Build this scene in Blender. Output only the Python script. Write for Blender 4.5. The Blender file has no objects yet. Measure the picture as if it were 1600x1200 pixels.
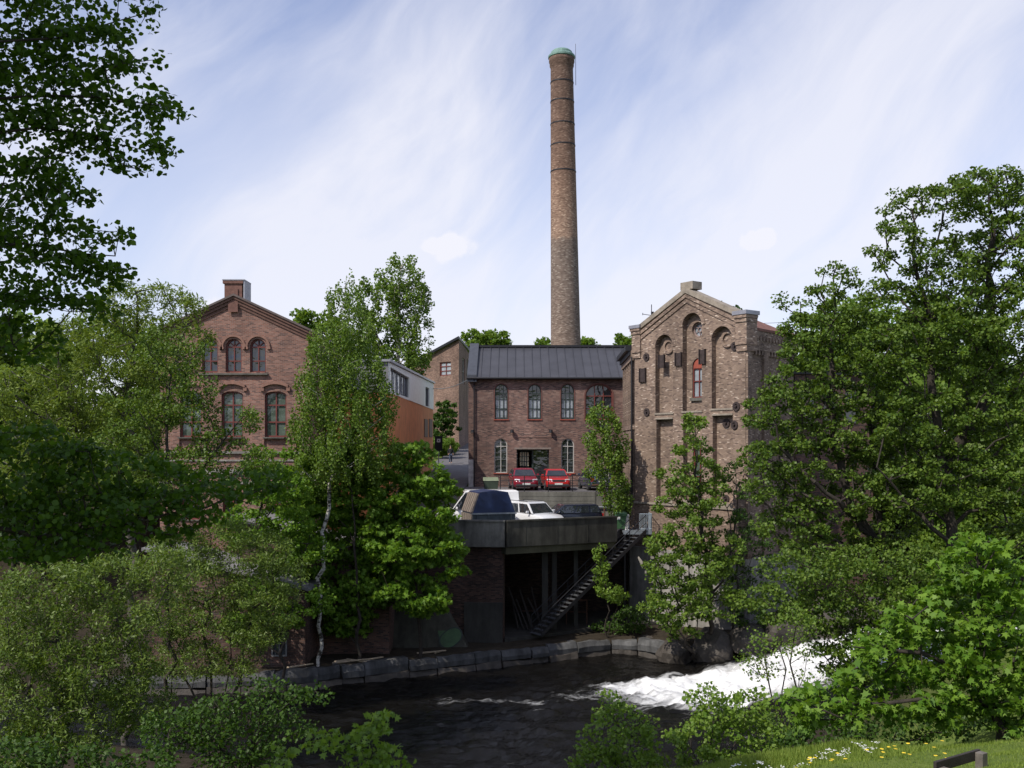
import bpy, bmesh, math, random
import numpy as np
from mathutils import Vector, Matrix
from mathutils.geometry import tessellate_polygon
R = math.radians
SC = bpy.context.scene
COL = SC.collection
F = 1500.0; CX = 800.0; HY = 695.0          # photo measurements: focal length, centre column, horizon row

# ---------------------------------------------------------------- camera
cam = bpy.data.cameras.new("camera")
cam.sensor_width = 36.0; cam.lens = 36.0 * F / 1600.0
cam.shift_y = (HY - 600.0) / 1600.0
cam.clip_start = 0.1; cam.clip_end = 12000
camo = bpy.data.objects.new("camera", cam); COL.objects.link(camo)
camo.location = (0, 0, 0); camo.rotation_euler = (R(90), 0, 0)
SC.camera = camo

# ---------------------------------------------------------------- sun, sky, exposure
SUN = Vector((-.52, -.44, .73)).normalized()
EL = math.asin(SUN.z); AZ = math.atan2(SUN.x, SUN.y)
sl = bpy.data.lights.new("sun", 'SUN'); sl.energy = 4.6; sl.angle = R(.53); sl.color = (1, .93, .82)
so = bpy.data.objects.new("sun", sl); COL.objects.link(so)
so.rotation_euler = SUN.to_track_quat('Z', 'Y').to_euler(); so.location = (-30, -30, 60)
SC.view_settings.view_transform = 'Standard'; SC.view_settings.look = 'None'
SC.view_settings.exposure = 0.0; SC.view_settings.gamma = 1.0
SC.cycles.max_bounces = 7; SC.cycles.diffuse_bounces = 3; SC.cycles.transmission_bounces = 4
SC.cycles.transparent_max_bounces = 6; SC.cycles.caustics_reflective = False; SC.cycles.caustics_refractive = False

def world():
    w = bpy.data.worlds.new("World"); SC.world = w; w.use_nodes = True
    nt = w.node_tree; nt.nodes.clear(); N = nt.nodes.new; L = nt.links.new
    def math_(op, a, b=None, clamp=False):
        n = N('ShaderNodeMath'); n.operation = op; n.use_clamp = clamp
        for i, v in enumerate((a, b)):
            if v is None: continue
            if isinstance(v, (int, float)): n.inputs[i].default_value = v
            else: L(v, n.inputs[i])
        return n.outputs[0]
    def rng(v, a, b, c=0.0, d=1.0):
        n = N('ShaderNodeMapRange'); n.interpolation_type = 'SMOOTHSTEP'
        L(v, n.inputs[0])
        for i, x in enumerate((a, b, c, d)): n.inputs[i+1].default_value = x
        return n.outputs[0]
    out = N('ShaderNodeOutputWorld')
    sky = N('ShaderNodeTexSky'); sky.sky_type = 'NISHITA'; sky.sun_disc = False
    sky.sun_elevation = EL; sky.sun_rotation = AZ % (2*math.pi); sky.air_density = 1.0; sky.dust_density = .6; sky.ozone_density = 2.0
    b1 = N('ShaderNodeBackground'); b1.inputs[1].default_value = .15; tn = N('ShaderNodeMix'); tn.data_type = 'RGBA'; tn.blend_type = 'MULTIPLY'; tn.inputs[0].default_value = 1; L(sky.outputs[0], tn.inputs[6]); tn.inputs[7].default_value = (1.15, 1.05, 1.18, 1); L(tn.outputs[2], b1.inputs[0])
    tc = N('ShaderNodeTexCoord'); sp = N('ShaderNodeSeparateXYZ'); L(tc.outputs['Generated'], sp.inputs[0])
    cb = N('ShaderNodeCombineXYZ'); L(sp.outputs[0], cb.inputs[0]); L(math_('MULTIPLY', sp.outputs[2], 1.15), cb.inputs[1])
    wn = N('ShaderNodeTexNoise'); wn.inputs['Scale'].default_value = 2.1; wn.inputs['Detail'].default_value = 3; L(cb.outputs[0], wn.inputs['Vector'])
    ws = N('ShaderNodeVectorMath'); ws.operation = 'SUBTRACT'; L(wn.outputs['Color'], ws.inputs[0]); ws.inputs[1].default_value = (.5, .5, .5)
    wm = N('ShaderNodeVectorMath'); wm.operation = 'MULTIPLY_ADD'; L(ws.outputs[0], wm.inputs[0]); wm.inputs[1].default_value = (.20, .20, 0); L(cb.outputs[0], wm.inputs[2])
    def noise(scale, detail, dist, rot, sx, sy, off=0, rough=.55, warped=True):
        m = N('ShaderNodeMapping'); m.vector_type = 'TEXTURE'; m.inputs['Rotation'].default_value = (0, 0, R(rot)); m.inputs['Scale'].default_value = (sx, sy, 1); m.inputs['Location'].default_value = (off, off*.7, 0)
        L((wm if warped else cb).outputs[0], m.inputs[0]); n = N('ShaderNodeTexNoise'); L(m.outputs[0], n.inputs['Vector'])
        n.inputs['Scale'].default_value = scale; n.inputs['Detail'].default_value = detail; n.inputs['Distortion'].default_value = dist; n.inputs['Roughness'].default_value = rough
        return n.outputs[0]
    c1 = rng(noise(2.6, 8, .2, 44, 1.9, .5, 3.1, .56), .36, .74)      # diagonal wisps
    c2 = rng(noise(3.6, 10, .5, 60, 1.6, .55, 8.3, .60), .40, .78)
    c3 = rng(noise(1.5, 3, .3, 35, 1.2, .7, 1.7), .34, .66)             # broad veil
    veil = math_('MULTIPLY', c3, .28)
    m = math_('ADD', math_('ADD', math_('MULTIPLY', c1, .40), math_('MULTIPLY', c2, .26)), veil)
    low = rng(sp.outputs[2], .0, .40, .42, 0.0)
    m = math_('ADD', m, low)
    for (px, py, r, g) in ((450, 330, .36, .42), (620, 120, .22, .15), (1330, 150, .30, .12)):      # brighter sheets of cirrus
        d0 = Vector(((px-CX)/F, 1, (HY-py)/F)).normalized(); sub = N('ShaderNodeVectorMath'); sub.operation = 'DISTANCE'; L(tc.outputs['Generated'], sub.inputs[0]); sub.inputs[1].default_value = d0
        wv = math_('ADD', sub.outputs['Value'], math_('MULTIPLY', math_('SUBTRACT', c1, .5), -.12)); m = math_('ADD', m, rng(wv, .02, r, g, 0.0))
    m = math_('MINIMUM', m, .86)
    for (px, py, r, g) in ((1186, 375, .0125, 1.0), (708, 385, .017, .6), (680, 382, .010, .5), (335, 492, .02, .5)):
        d0 = Vector(((px-CX)/F, 1, (HY-py)/F)).normalized()
        sub = N('ShaderNodeVectorMath'); sub.operation = 'SUBTRACT'; L(tc.outputs['Generated'], sub.inputs[0]); sub.inputs[1].default_value = d0
        mul = N('ShaderNodeVectorMath'); mul.operation = 'MULTIPLY'; L(sub.outputs[0], mul.inputs[0]); mul.inputs[1].default_value = (.8, 1, 1.25)
        ln = N('ShaderNodeVectorMath'); ln.operation = 'LENGTH'; L(mul.outputs[0], ln.inputs[0])
        nz = N('ShaderNodeTexNoise'); nz.inputs['Scale'].default_value = 60; nz.inputs['Detail'].default_value = 6; L(tc.outputs['Generated'], nz.inputs['Vector'])
        dd = math_('ADD', ln.outputs['Value'], math_('MULTIPLY', math_('SUBTRACT', nz.outputs[0], .5), r*1.7))
        m = math_('ADD', m, rng(dd, r*.1, r*1.3, g, 0.0))
    m = math_('MINIMUM', m, .98)
    b2 = N('ShaderNodeBackground'); b2.inputs[0].default_value = (.91, .915, 1.0, 1); b2.inputs[1].default_value = 1.0
    mx = N('ShaderNodeMixShader'); L(m, mx.inputs[0]); L(b1.outputs[0], mx.inputs[1]); L(b2.outputs[0], mx.inputs[2])
    L(mx.outputs[0], out.inputs[0])
world()

# ---------------------------------------------------------------- materials
def nodes(name):
    m = bpy.data.materials.new(name); m.use_nodes = True
    nt = m.node_tree; b = nt.nodes['Principled BSDF']
    return m, nt, b
def plain(name, col, rough=.6, metal=0.0, var=.25, scale=3.0, bump=0.0, spec=.5, col2=None):
    m, nt, b = nodes(name); N = nt.nodes.new; L = nt.links.new
    tc = N('ShaderNodeTexCoord'); n = N('ShaderNodeTexNoise'); n.inputs['Scale'].default_value = scale; n.inputs['Detail'].default_value = 6; n.inputs['Roughness'].default_value = .65
    L(tc.outputs['Object'], n.inputs['Vector'])
    r = N('ShaderNodeValToRGB'); e = r.color_ramp.elements
    c2 = col2 or tuple(min(1, c*(1+var)) for c in col)
    e[0].position = .3; e[1].position = .7
    e[0].color = (*[c*(1-var) for c in col], 1); e[1].color = (*c2, 1)
    L(n.outputs[0], r.inputs[0]); L(r.outputs[0], b.inputs['Base Color'])
    b.inputs['Roughness'].default_value = rough; b.inputs['Metallic'].default_value = metal; b.inputs['Specular IOR Level'].default_value = spec
    if bump:
        bp = N('ShaderNodeBump'); bp.inputs['Strength'].default_value = bump; bp.inputs['Distance'].default_value = .03
        n2 = N('ShaderNodeTexNoise'); n2.inputs['Scale'].default_value = scale*6; n2.inputs['Detail'].default_value = 4; L(tc.outputs['Object'], n2.inputs['Vector'])
        L(n2.outputs[0], bp.inputs['Height']); L(bp.outputs[0], b.inputs['Normal'])
    return m
def paint(name, col, rough=.25, coat=.6, metal=0.0):
    m = plain(name, col, rough, metal, .06, 1.5)
    b = m.node_tree.nodes['Principled BSDF']; b.inputs['Coat Weight'].default_value = coat; b.inputs['Coat Roughness'].default_value = .08
    return m
def glass(name, col, rough=.06, spec=.9, var=.3):
    m = plain(name, col, rough, 0, var, .9, 0, spec); nt = m.node_tree; b = nt.nodes['Principled BSDF']
    tc = nt.nodes.new('ShaderNodeTexCoord'); n = nt.nodes.new('ShaderNodeTexNoise'); n.inputs['Scale'].default_value = 1.7; n.inputs['Detail'].default_value = 2; nt.links.new(tc.outputs['Object'], n.inputs['Vector'])
    bp = nt.nodes.new('ShaderNodeBump'); bp.inputs['Strength'].default_value = .35; bp.inputs['Distance'].default_value = .12; nt.links.new(n.outputs[0], bp.inputs['Height']); nt.links.new(bp.outputs[0], b.inputs['Normal'])
    return m
def brick(name, cols, mortar, bw=.24, bh=.075, ms=.012, stain=(.55, 1.1), stain_scale=.5, bump=.25, zramp=None):
    m, nt, b = nodes(name); N = nt.nodes.new; L = nt.links.new
    uv = N('ShaderNodeUVMap'); uv.uv_map = 'uv'
    t = N('ShaderNodeTexBrick'); L(uv.outputs[0], t.inputs['Vector'])
    t.inputs['Color1'].default_value = (0, 0, 0, 1); t.inputs['Color2'].default_value = (1, 1, 1, 1); t.inputs['Mortar'].default_value = (.5, .5, .5, 1)
    t.inputs['Scale'].default_value = 1; t.inputs['Mortar Size'].default_value = ms; t.inputs['Brick Width'].default_value = bw; t.inputs['Row Height'].default_value = bh; t.inputs['Bias'].default_value = 0
    r = N('ShaderNodeValToRGB'); r.color_ramp.interpolation = 'LINEAR'
    e = r.color_ramp.elements
    while len(e) < len(cols): e.new(.5)
    for i, (p, c) in enumerate(cols): e[i].position = p; e[i].color = (*c, 1)
    L(t.outputs['Color'], r.inputs[0])
    mx = N('ShaderNodeMix'); mx.data_type = 'RGBA'; L(t.outputs['Fac'], mx.inputs[0]); L(r.outputs[0], mx.inputs[6]); mx.inputs[7].default_value = (*mortar, 1)
    tc = N('ShaderNodeTexCoord'); n = N('ShaderNodeTexNoise'); n.inputs['Scale'].default_value = stain_scale; n.inputs['Detail'].default_value = 7; n.inputs['Roughness'].default_value = .62
    mp = N('ShaderNodeMapping'); mp.inputs['Scale'].default_value = (1, 1, .55); L(tc.outputs['Object'], mp.inputs[0]); L(mp.outputs[0], n.inputs['Vector'])
    mr = N('ShaderNodeMapRange'); mr.inputs[1].default_value = .3; mr.inputs[2].default_value = .68; mr.inputs[3].default_value = stain[0]; mr.inputs[4].default_value = stain[1]; L(n.outputs[0], mr.inputs[0])
    mu = N('ShaderNodeMix'); mu.data_type = 'RGBA'; mu.blend_type = 'MULTIPLY'; mu.inputs[0].default_value = 1; L(mx.outputs[2], mu.inputs[6]); L(mr.outputs[0], mu.inputs[7])
    last = mu.outputs[2]
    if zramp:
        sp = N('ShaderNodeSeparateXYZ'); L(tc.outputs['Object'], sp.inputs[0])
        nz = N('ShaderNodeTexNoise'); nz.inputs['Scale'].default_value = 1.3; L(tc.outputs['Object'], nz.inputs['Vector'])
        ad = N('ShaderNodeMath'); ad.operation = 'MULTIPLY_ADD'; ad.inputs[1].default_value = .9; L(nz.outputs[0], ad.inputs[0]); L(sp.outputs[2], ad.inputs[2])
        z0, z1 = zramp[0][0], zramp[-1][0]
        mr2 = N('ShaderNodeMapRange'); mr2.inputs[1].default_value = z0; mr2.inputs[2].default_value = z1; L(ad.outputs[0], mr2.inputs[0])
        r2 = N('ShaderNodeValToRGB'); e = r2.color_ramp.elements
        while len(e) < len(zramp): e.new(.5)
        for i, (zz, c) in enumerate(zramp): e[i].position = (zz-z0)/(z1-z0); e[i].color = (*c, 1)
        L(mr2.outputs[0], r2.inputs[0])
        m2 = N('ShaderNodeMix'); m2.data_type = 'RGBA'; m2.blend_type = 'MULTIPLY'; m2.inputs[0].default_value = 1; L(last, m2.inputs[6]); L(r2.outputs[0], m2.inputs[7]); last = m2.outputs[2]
    L(last, b.inputs['Base Color']); b.inputs['Roughness'].default_value = .9; b.inputs['Specular IOR Level'].default_value = .25
    bp = N('ShaderNodeBump'); bp.inputs['Strength'].default_value = bump; bp.inputs['Distance'].default_value = .012; bp.invert = True; L(t.outputs['Fac'], bp.inputs['Height']); L(bp.outputs[0], b.inputs['Normal'])
    return m
def concrete(name, col, streak=.5):
    m, nt, b = nodes(name); N = nt.nodes.new; L = nt.links.new
    tc = N('ShaderNodeTexCoord')
    def nz(sc, vec, d=6):
        mp = N('ShaderNodeMapping'); mp.inputs['Scale'].default_value = vec; L(tc.outputs['Object'], mp.inputs[0])
        n = N('ShaderNodeTexNoise'); n.inputs['Scale'].default_value = sc; n.inputs['Detail'].default_value = d; n.inputs['Roughness'].default_value = .65; L(mp.outputs[0], n.inputs['Vector']); return n.outputs[0]
    a = nz(2.0, (1, 1, .18)); c = nz(.6, (1, 1, 1)); d = nz(14, (1, 1, 1), 3)
    ad = N('ShaderNodeMath'); ad.operation = 'MULTIPLY'; L(a, ad.inputs[0]); L(c, ad.inputs[1])
    r = N('ShaderNodeValToRGB'); e = r.color_ramp.elements; e[0].position = .12; e[1].position = .36
    e[0].color = (*[x*(1-streak) for x in col], 1); e[1].color = (*[x*1.15 for x in col], 1)
    L(ad.outputs[0], r.inputs[0]); L(r.outputs[0], b.inputs['Base Color']); b.inputs['Roughness'].default_value = .9; b.inputs['Specular IOR Level'].default_value = .25
    bp = N('ShaderNodeBump'); bp.inputs['Strength'].default_value = .3; bp.inputs['Distance'].default_value = .02; L(d, bp.inputs['Height']); L(bp.outputs[0], b.inputs['Normal'])
    return m
def leafmat(name, dark, light, trans=.38, rough=.42, spec=.45):
    m, nt, b = nodes(name); N = nt.nodes.new; L = nt.links.new
    at = N('ShaderNodeAttribute'); at.attribute_name = 'tint'
    r = N('ShaderNodeValToRGB'); e = r.color_ramp.elements; e[0].color = (*dark, 1); e[1].color = (*light, 1)
    L(at.outputs['Fac'], r.inputs[0]); L(r.outputs[0], b.inputs['Base Color'])
    b.inputs['Roughness'].default_value = rough; b.inputs['Specular IOR Level'].default_value = spec
    tr = N('ShaderNodeBsdfTranslucent'); hs = N('ShaderNodeMix'); hs.data_type = 'RGBA'; hs.blend_type = 'MULTIPLY'; hs.inputs[0].default_value = 1
    L(r.outputs[0], hs.inputs[6]); hs.inputs[7].default_value = (1.25, 1.2, .45, 1); L(hs.outputs[2], tr.inputs[0])
    mx = N('ShaderNodeMixShader'); mx.inputs[0].default_value = trans; L(b.outputs[0], mx.inputs[1]); L(tr.outputs[0], mx.inputs[2])
    L(mx.outputs[0], nt.nodes['Material Output'].inputs[0])
    return m
M = {}
M['brick_red'] = brick('brick red', [(0, (.105, .058, .052)), (.35, (.205, .095, .070)), (.7, (.27, .125, .092)), (1, (.33, .18, .14))], (.25, .19, .165), stain=(.66, 1.1))
M['brick_mid'] = brick('brick brown red', [(0, (.070, .046, .044)), (.4, (.165, .090, .073)), (.75, (.215, .118, .093)), (1, (.30, .20, .16))], (.19, .145, .13), stain=(.5, 1.12), stain_scale=.42)
M['brick_tan'] = brick('brick tan', [(0, (.105, .072, .06)), (.3, (.225, .158, .12)), (.84, (.305, .222, .165)), (.92, (.35, .255, .20)), (1, (.58, .48, .39))], (.20, .155, .13), stain=(.60, 1.12), bh=.07, bw=.2)
M['brick_far'] = brick('brick weathered', [(0, (.12, .075, .06)), (.5, (.21, .125, .095)), (1, (.32, .21, .16))], (.2, .15, .13))
M['brick_old'] = brick('brick old', [(0, (.05, .035, .033)), (.5, (.14, .07, .055)), (1, (.22, .12, .09))], (.13, .105, .095), stain=(.4, 1.0))
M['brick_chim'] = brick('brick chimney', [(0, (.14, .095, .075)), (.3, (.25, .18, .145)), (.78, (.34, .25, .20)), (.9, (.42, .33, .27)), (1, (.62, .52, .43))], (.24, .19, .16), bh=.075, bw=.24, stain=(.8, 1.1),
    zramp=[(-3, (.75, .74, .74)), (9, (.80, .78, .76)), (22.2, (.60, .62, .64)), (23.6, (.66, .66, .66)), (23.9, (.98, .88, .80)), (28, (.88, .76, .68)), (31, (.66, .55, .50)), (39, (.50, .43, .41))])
M['brick_shaded'] = brick('shaded brick', [(0, (.022, .017, .016)), (.5, (.06, .034, .028)), (1, (.11, .07, .055))], (.06, .05, .045), stain=(.4, 1.0))  # undercroft gloom put into the brick colour
M['concrete_shaded'] = concrete('shaded concrete', (.055, .053, .048), .5)  # albedo lowered to carry the deep shade under the deck
M['concrete'] = concrete('concrete', (.15, .147, .132), .7)
M['concrete_dark'] = concrete('dark concrete', (.13, .125, .11), .5)
M['stone'] = concrete('stone', (.30, .285, .265), .55)
M['sandstone'] = plain('sandstone coping', (.25, .215, .175), .9, 0, .35, 2.5, .3)
M['lead'] = plain('lead sheet', (.30, .30, .33), .45, .5, .2)
M['slate'] = None
def slate():
    m, nt, b = nodes('dark sheet roof'); N = nt.nodes.new; L = nt.links.new
    uv = N('ShaderNodeTexCoord')
    t = N('ShaderNodeTexBrick'); L(uv.outputs['Object'], t.inputs['Vector']); t.offset = 0
    t.inputs['Color1'].default_value = (.043, .044, .053, 1); t.inputs['Color2'].default_value = (.050, .051, .061, 1); t.inputs['Mortar'].default_value = (.03, .03, .038, 1)
    t.inputs['Scale'].default_value = 1; t.inputs['Brick Width'].default_value = .62; t.inputs['Row Height'].default_value = 4; t.inputs['Mortar Size'].default_value = .02
    n = N('ShaderNodeTexNoise'); n.inputs['Scale'].default_value = 1.1; n.inputs['Detail'].default_value = 7; L(uv.outputs['Object'], n.inputs['Vector'])
    mr = N('ShaderNodeMapRange'); mr.inputs[1].default_value = .3; mr.inputs[2].default_value = .7; mr.inputs[3].default_value = .85; mr.inputs[4].default_value = 1.12; L(n.outputs[0], mr.inputs[0])
    mu = N('ShaderNodeMix'); mu.data_type = 'RGBA'; mu.blend_type = 'MULTIPLY'; mu.inputs[0].default_value = 1; L(t.outputs[0], mu.inputs[6]); L(mr.outputs[0], mu.inputs[7])
    L(mu.outputs[2], b.inputs['Base Color']); b.inputs['Roughness'].default_value = .55
    return m
M['slate'] = slate()
M['roof_grey'] = plain('grey felt roof', (.20, .195, .20), .8, 0, .25, 1.5, .2)
M['roof_red'] = plain('red tile roof', (.17, .075, .055), .8, 0, .3, 4, .3)
M['black_metal'] = plain('black metal', (.018, .018, .022), .5, .3, .2)
M['iron'] = plain('dark iron', (.045, .032, .031), .8, .2, .4, 6)
M['steel'] = plain('galvanised steel', (.30, .33, .36), .5, .7, .2)
M['rust'] = plain('rusty iron', (.10, .05, .035), .8, .2, .4, 6)
M['red_trim'] = plain('red painted trim', (.28, .065, .040), .6, 0, .2)
M['red_wood'] = plain('red brown window frame', (.14, .032, .026), .5, 0, .2)
M['white_wood'] = plain('white window frame', (.40, .39, .37), .6, 0, .15)
M['green_wood'] = plain('dark green frame', (.022, .035, .03), .5, 0, .2)
M['glass'] = glass('window glass', (.022, .027, .032))
M['glass_green'] = glass('curtained glass', (.075, .10, .082), .12, .7, .45)
M['glass_white'] = glass('blind behind glass', (.27, .30, .33), .12, .7, .35)
M['white_panel'] = plain('white panel', (.78, .77, .71), .6, 0, .08)
M['orange'] = plain('orange render', (.60, .215, .075), .8, 0, .18, 1.2)
M['grey_panel'] = plain('grey panel', (.16, .16, .17), .6, 0, .15)
M['copper'] = plain('verdigris copper', (.11, .21, .18), .7, .1, .3, 3, col2=(.21, .34, .30))
M['asphalt'] = plain('asphalt', (.105, .10, .105), .95, 0, .25, 1.2, .2)
M['bark'] = plain('bark', (.035, .028, .022), .95, 0, .5, 5, .5)
M['bark_grey'] = plain('grey bark', (.075, .066, .055), .95, 0, .5, 5, .5)
def birchbark():
    m, nt, b = nodes('birch bark'); N = nt.nodes.new; L = nt.links.new
    tc = N('ShaderNodeTexCoord'); mp = N('ShaderNodeMapping'); mp.inputs['Scale'].default_value = (2, 2, 5); L(tc.outputs['Object'], mp.inputs[0])
    n = N('ShaderNodeTexNoise'); n.inputs['Scale'].default_value = 1.6; n.inputs['Detail'].default_value = 5; L(mp.outputs[0], n.inputs['Vector'])
    r = N('ShaderNodeValToRGB'); e = r.color_ramp.elements; e[0].position = .42; e[1].position = .52; e[0].color = (.04, .035, .03, 1); e[1].color = (.46, .44, .40, 1)
    L(n.outputs[0], r.inputs[0]); L(r.outputs[0], b.inputs['Base Color']); b.inputs['Roughness'].default_value = .8
    return m
M['birchbark'] = birchbark()
M['leaf_alder'] = leafmat('alder leaf', (.050, .105, .013), (.145, .215, .030), .32, .5, .28)
M['leaf_near'] = leafmat('near alder leaf', (.030, .076, .007), (.088, .170, .015), .46, .5, .25)
M['leaf_willow'] = leafmat('willow leaf', (.098, .158, .024), (.215, .285, .052), .38, .5, .25)
M['leaf_osier'] = leafmat('osier leaf', (.068, .122, .018), (.180, .250, .050), .32, .45, .3)
M['leaf_birch'] = leafmat('birch leaf', (.068, .140, .018), (.185, .270, .040), .36, .5, .28)
M['leaf_maple'] = leafmat('maple leaf', (.074, .170, .014), (.190, .315, .036), .40, .5, .25)
M['leaf_bright'] = leafmat('sapling leaf', (.100, .190, .022), (.220, .325, .056), .42, .5, .28)
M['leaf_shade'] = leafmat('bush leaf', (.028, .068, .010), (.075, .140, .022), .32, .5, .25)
M['leaf_far'] = leafmat('far leaf', (.075, .150, .018), (.180, .270, .040), .40, .5, .25)
M['grass'] = leafmat('grass blade', (.120, .200, .030), (.260, .330, .070), .38, .6, .2)
M['tyre'] = plain('tyre rubber', (.015, .015, .015), .85)
M['rim'] = plain('wheel rim', (.35, .35, .36), .35, .8, .1)
M['red_paint'] = paint('red car paint', (.19, .008, .022))
M['red_paint2'] = paint('bright red car paint', (.40, .014, .014))
M['white_paint'] = paint('white car paint', (.74, .74, .74))
M['silver_paint'] = paint('pale silver car paint', (.62, .63, .65))
M['navy_paint'] = paint('navy car paint', (.010, .013, .025))
M['slate_paint'] = paint('grey blue car paint', (.045, .055, .085))
M['car_glass'] = glass('car glass', (.02, .024, .028), .04, 1.0)
M['lamp_glass'] = plain('headlight glass', (.62, .64, .66), .12, .3, .1, 8, 0, .9)
M['tail'] = plain('tail light', (.45, .012, .01), .2, 0, .1)
M['plastic'] = plain('black plastic', (.025, .025, .027), .55)
M['plate'] = plain('number plate', (.62, .62, .60), .5)
M['blue_steel'] = plain('dark blue steel', (.012, .024, .075), .45, .1, .35, 1.2)
M['ribbed'] = plain('grey brown steel', (.22, .185, .155), .6, .2, .2)
M['bin_green'] = plain('green plastic', (.045, .115, .050), .5, 0, .12)
M['wood_grey'] = plain('weathered wood', (.13, .115, .10), .85, 0, .4, 7, .3)
M['wood_dark'] = plain('dark stained wood', (.030, .024, .021), .75, 0, .3, 7, .3)
M['skin'] = plain('skin', (.45, .26, .18), .6, 0, .05)
M['cloth_dark'] = plain('dark cloth', (.018, .018, .022), .9)
M['denim'] = plain('denim', (.045, .06, .10), .9)
M['hair'] = plain('brown hair', (.05, .028, .015), .7)
M['yellow'] = plain('yellow petals', (.75, .55, .03), .7)
M['petal'] = plain('white petals', (.75, .75, .70), .7)
M['spray_green'] = plain('green spray paint', (.03, .075, .022), .6, 0, .5, 1.5)
M['spray_dark'] = plain('dark spray paint', (.012, .02, .014), .6)
M['wood_cream'] = plain('cream painted wood', (.50, .44, .28), .6)

# ---------------------------------------------------------------- object helpers
def tag(o, label=None, cat=None, group=None, kind=None):
    if label: o['label'] = label
    if cat: o['category'] = cat
    if group: o['group'] = group
    if kind: o['kind'] = kind
    return o
def thing(name, label, cat, loc=(0, 0, 0), rz=0.0, group=None):
    o = bpy.data.objects.new(name, None); COL.objects.link(o)
    o.location = loc; o.rotation_euler = (0, 0, rz); o.empty_display_size = .3
    return tag(o, label, cat, group)
def kids(o): return [c for c in bpy.data.objects if c.parent == o]
def copy_tree(o, parent=None):
    c = o.copy(); COL.objects.link(c)
    if parent: c.parent = parent
    for k in o.children: copy_tree(k, c)
    return c
def set_uv(me):
    n = len(me.polygons)
    if not n: return
    lay = me.uv_layers.new(name='uv')
    co = np.empty(len(me.vertices)*3, 'f'); me.vertices.foreach_get('co', co); co = co.reshape(-1, 3)
    nr = np.empty(n*3, 'f'); me.polygons.foreach_get('normal', nr); nr = nr.reshape(-1, 3)
    tot = np.empty(n, 'i'); me.polygons.foreach_get('loop_total', tot)
    vi = np.empty(len(me.loops), 'i'); me.loops.foreach_get('vertex_index', vi)
    pn = np.repeat(nr, tot, axis=0); p = co[vi]
    h = np.hypot(pn[:, 0], pn[:, 1]); hh = np.maximum(h, 1e-6)
    flat = np.abs(pn[:, 2]) > .8
    u = np.where(flat, p[:, 0], (-pn[:, 1]*p[:, 0] + pn[:, 0]*p[:, 1])/hh)
    v = np.where(flat, p[:, 1], p[:, 2])
    lay.data.foreach_set('uv', np.stack([u, v], 1).astype('f').ravel())
class MB:
    def __init__(s): s.v = []; s.f = []
    def add(s, vs, fs):
        o = len(s.v); s.v += [tuple(p) for p in vs]; s.f += [tuple(i+o for i in f) for f in fs]; return s
    def box(s, x0, x1, y0, y1, z0, z1):
        return s.add([(x0,y0,z0),(x1,y0,z0),(x1,y1,z0),(x0,y1,z0),(x0,y0,z1),(x1,y0,z1),(x1,y1,z1),(x0,y1,z1)],
                     [(3,2,1,0),(4,5,6,7),(0,1,5,4),(1,2,6,5),(2,3,7,6),(3,0,4,7)])
    def hexa(s, b, t):           # two quads (bottom, top) of 4 points
        return s.add(list(b)+list(t), [(3,2,1,0),(4,5,6,7),(0,1,5,4),(1,2,6,5),(2,3,7,6),(3,0,4,7)])
    def tube(s, a, b, r0, r1=None, n=8, cap=True):
        a = Vector(a); b = Vector(b); r1 = r0 if r1 is None else r1
        q = (b-a).to_track_quat('Z', 'Y'); vs = []
        for P, r in ((a, r0), (b, r1)):
            for i in range(n): vs.append(P + q @ Vector((r*math.cos(2*math.pi*i/n), r*math.sin(2*math.pi*i/n), 0)))
        fs = [(i, (i+1) % n, n+(i+1) % n, n+i) for i in range(n)]
        if cap: fs += [tuple(range(n-1, -1, -1)), tuple(range(n, 2*n))]
        return s.add(vs, fs)
    def path(s, pts, r, n=8):
        for a, b in zip(pts, pts[1:]): s.tube(a, b, r, r, n)
        return s
    def lathe(s, prof, n=32, cx=0, cy=0, cap=True):
        vs = [(cx+r*math.cos(2*math.pi*i/n), cy+r*math.sin(2*math.pi*i/n), z) for r, z in prof for i in range(n)]
        fs = [(k*n+i, k*n+(i+1) % n, (k+1)*n+(i+1) % n, (k+1)*n+i) for k in range(len(prof)-1) for i in range(n)]
        if cap: fs += [tuple(range(n-1, -1, -1)), tuple(range((len(prof)-1)*n, len(prof)*n))]
        return s.add(vs, fs)
    def prism(s, pts, z0, z1):   # ccw 2-D polygon
        n = len(pts)
        vs = [(x, y, z0) for x, y in pts]+[(x, y, z1) for x, y in pts]
        return s.add(vs, [tuple(range(n-1, -1, -1)), tuple(range(n, 2*n))]+[(i, (i+1) % n, n+(i+1) % n, n+i) for i in range(n)])
    def build(s, name, mat, parent=None, org=(0, 0, 0), smooth=False, bevel=0, uv=True):
        me = bpy.data.meshes.new(name); ox, oy, oz = org
        me.from_pydata([(x-ox, y-oy, z-oz) for x, y, z in s.v], [], s.f); me.update()
        if uv: set_uv(me)
        me.materials.append(mat)
        if smooth: me.polygons.foreach_set('use_smooth', [True]*len(me.polygons))
        o = bpy.data.objects.new(name, me); COL.objects.link(o)
        if parent: o.parent = parent
        if bevel:
            bv = o.modifiers.new('bevel', 'BEVEL'); bv.width = bevel; bv.segments = 2; bv.limit_method = 'ANGLE'; bv.angle_limit = R(35)
        return o
def at(px, py, Y): return Vector(((px-CX)/F*Y, Y, (HY-py)/F*Y))

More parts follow.
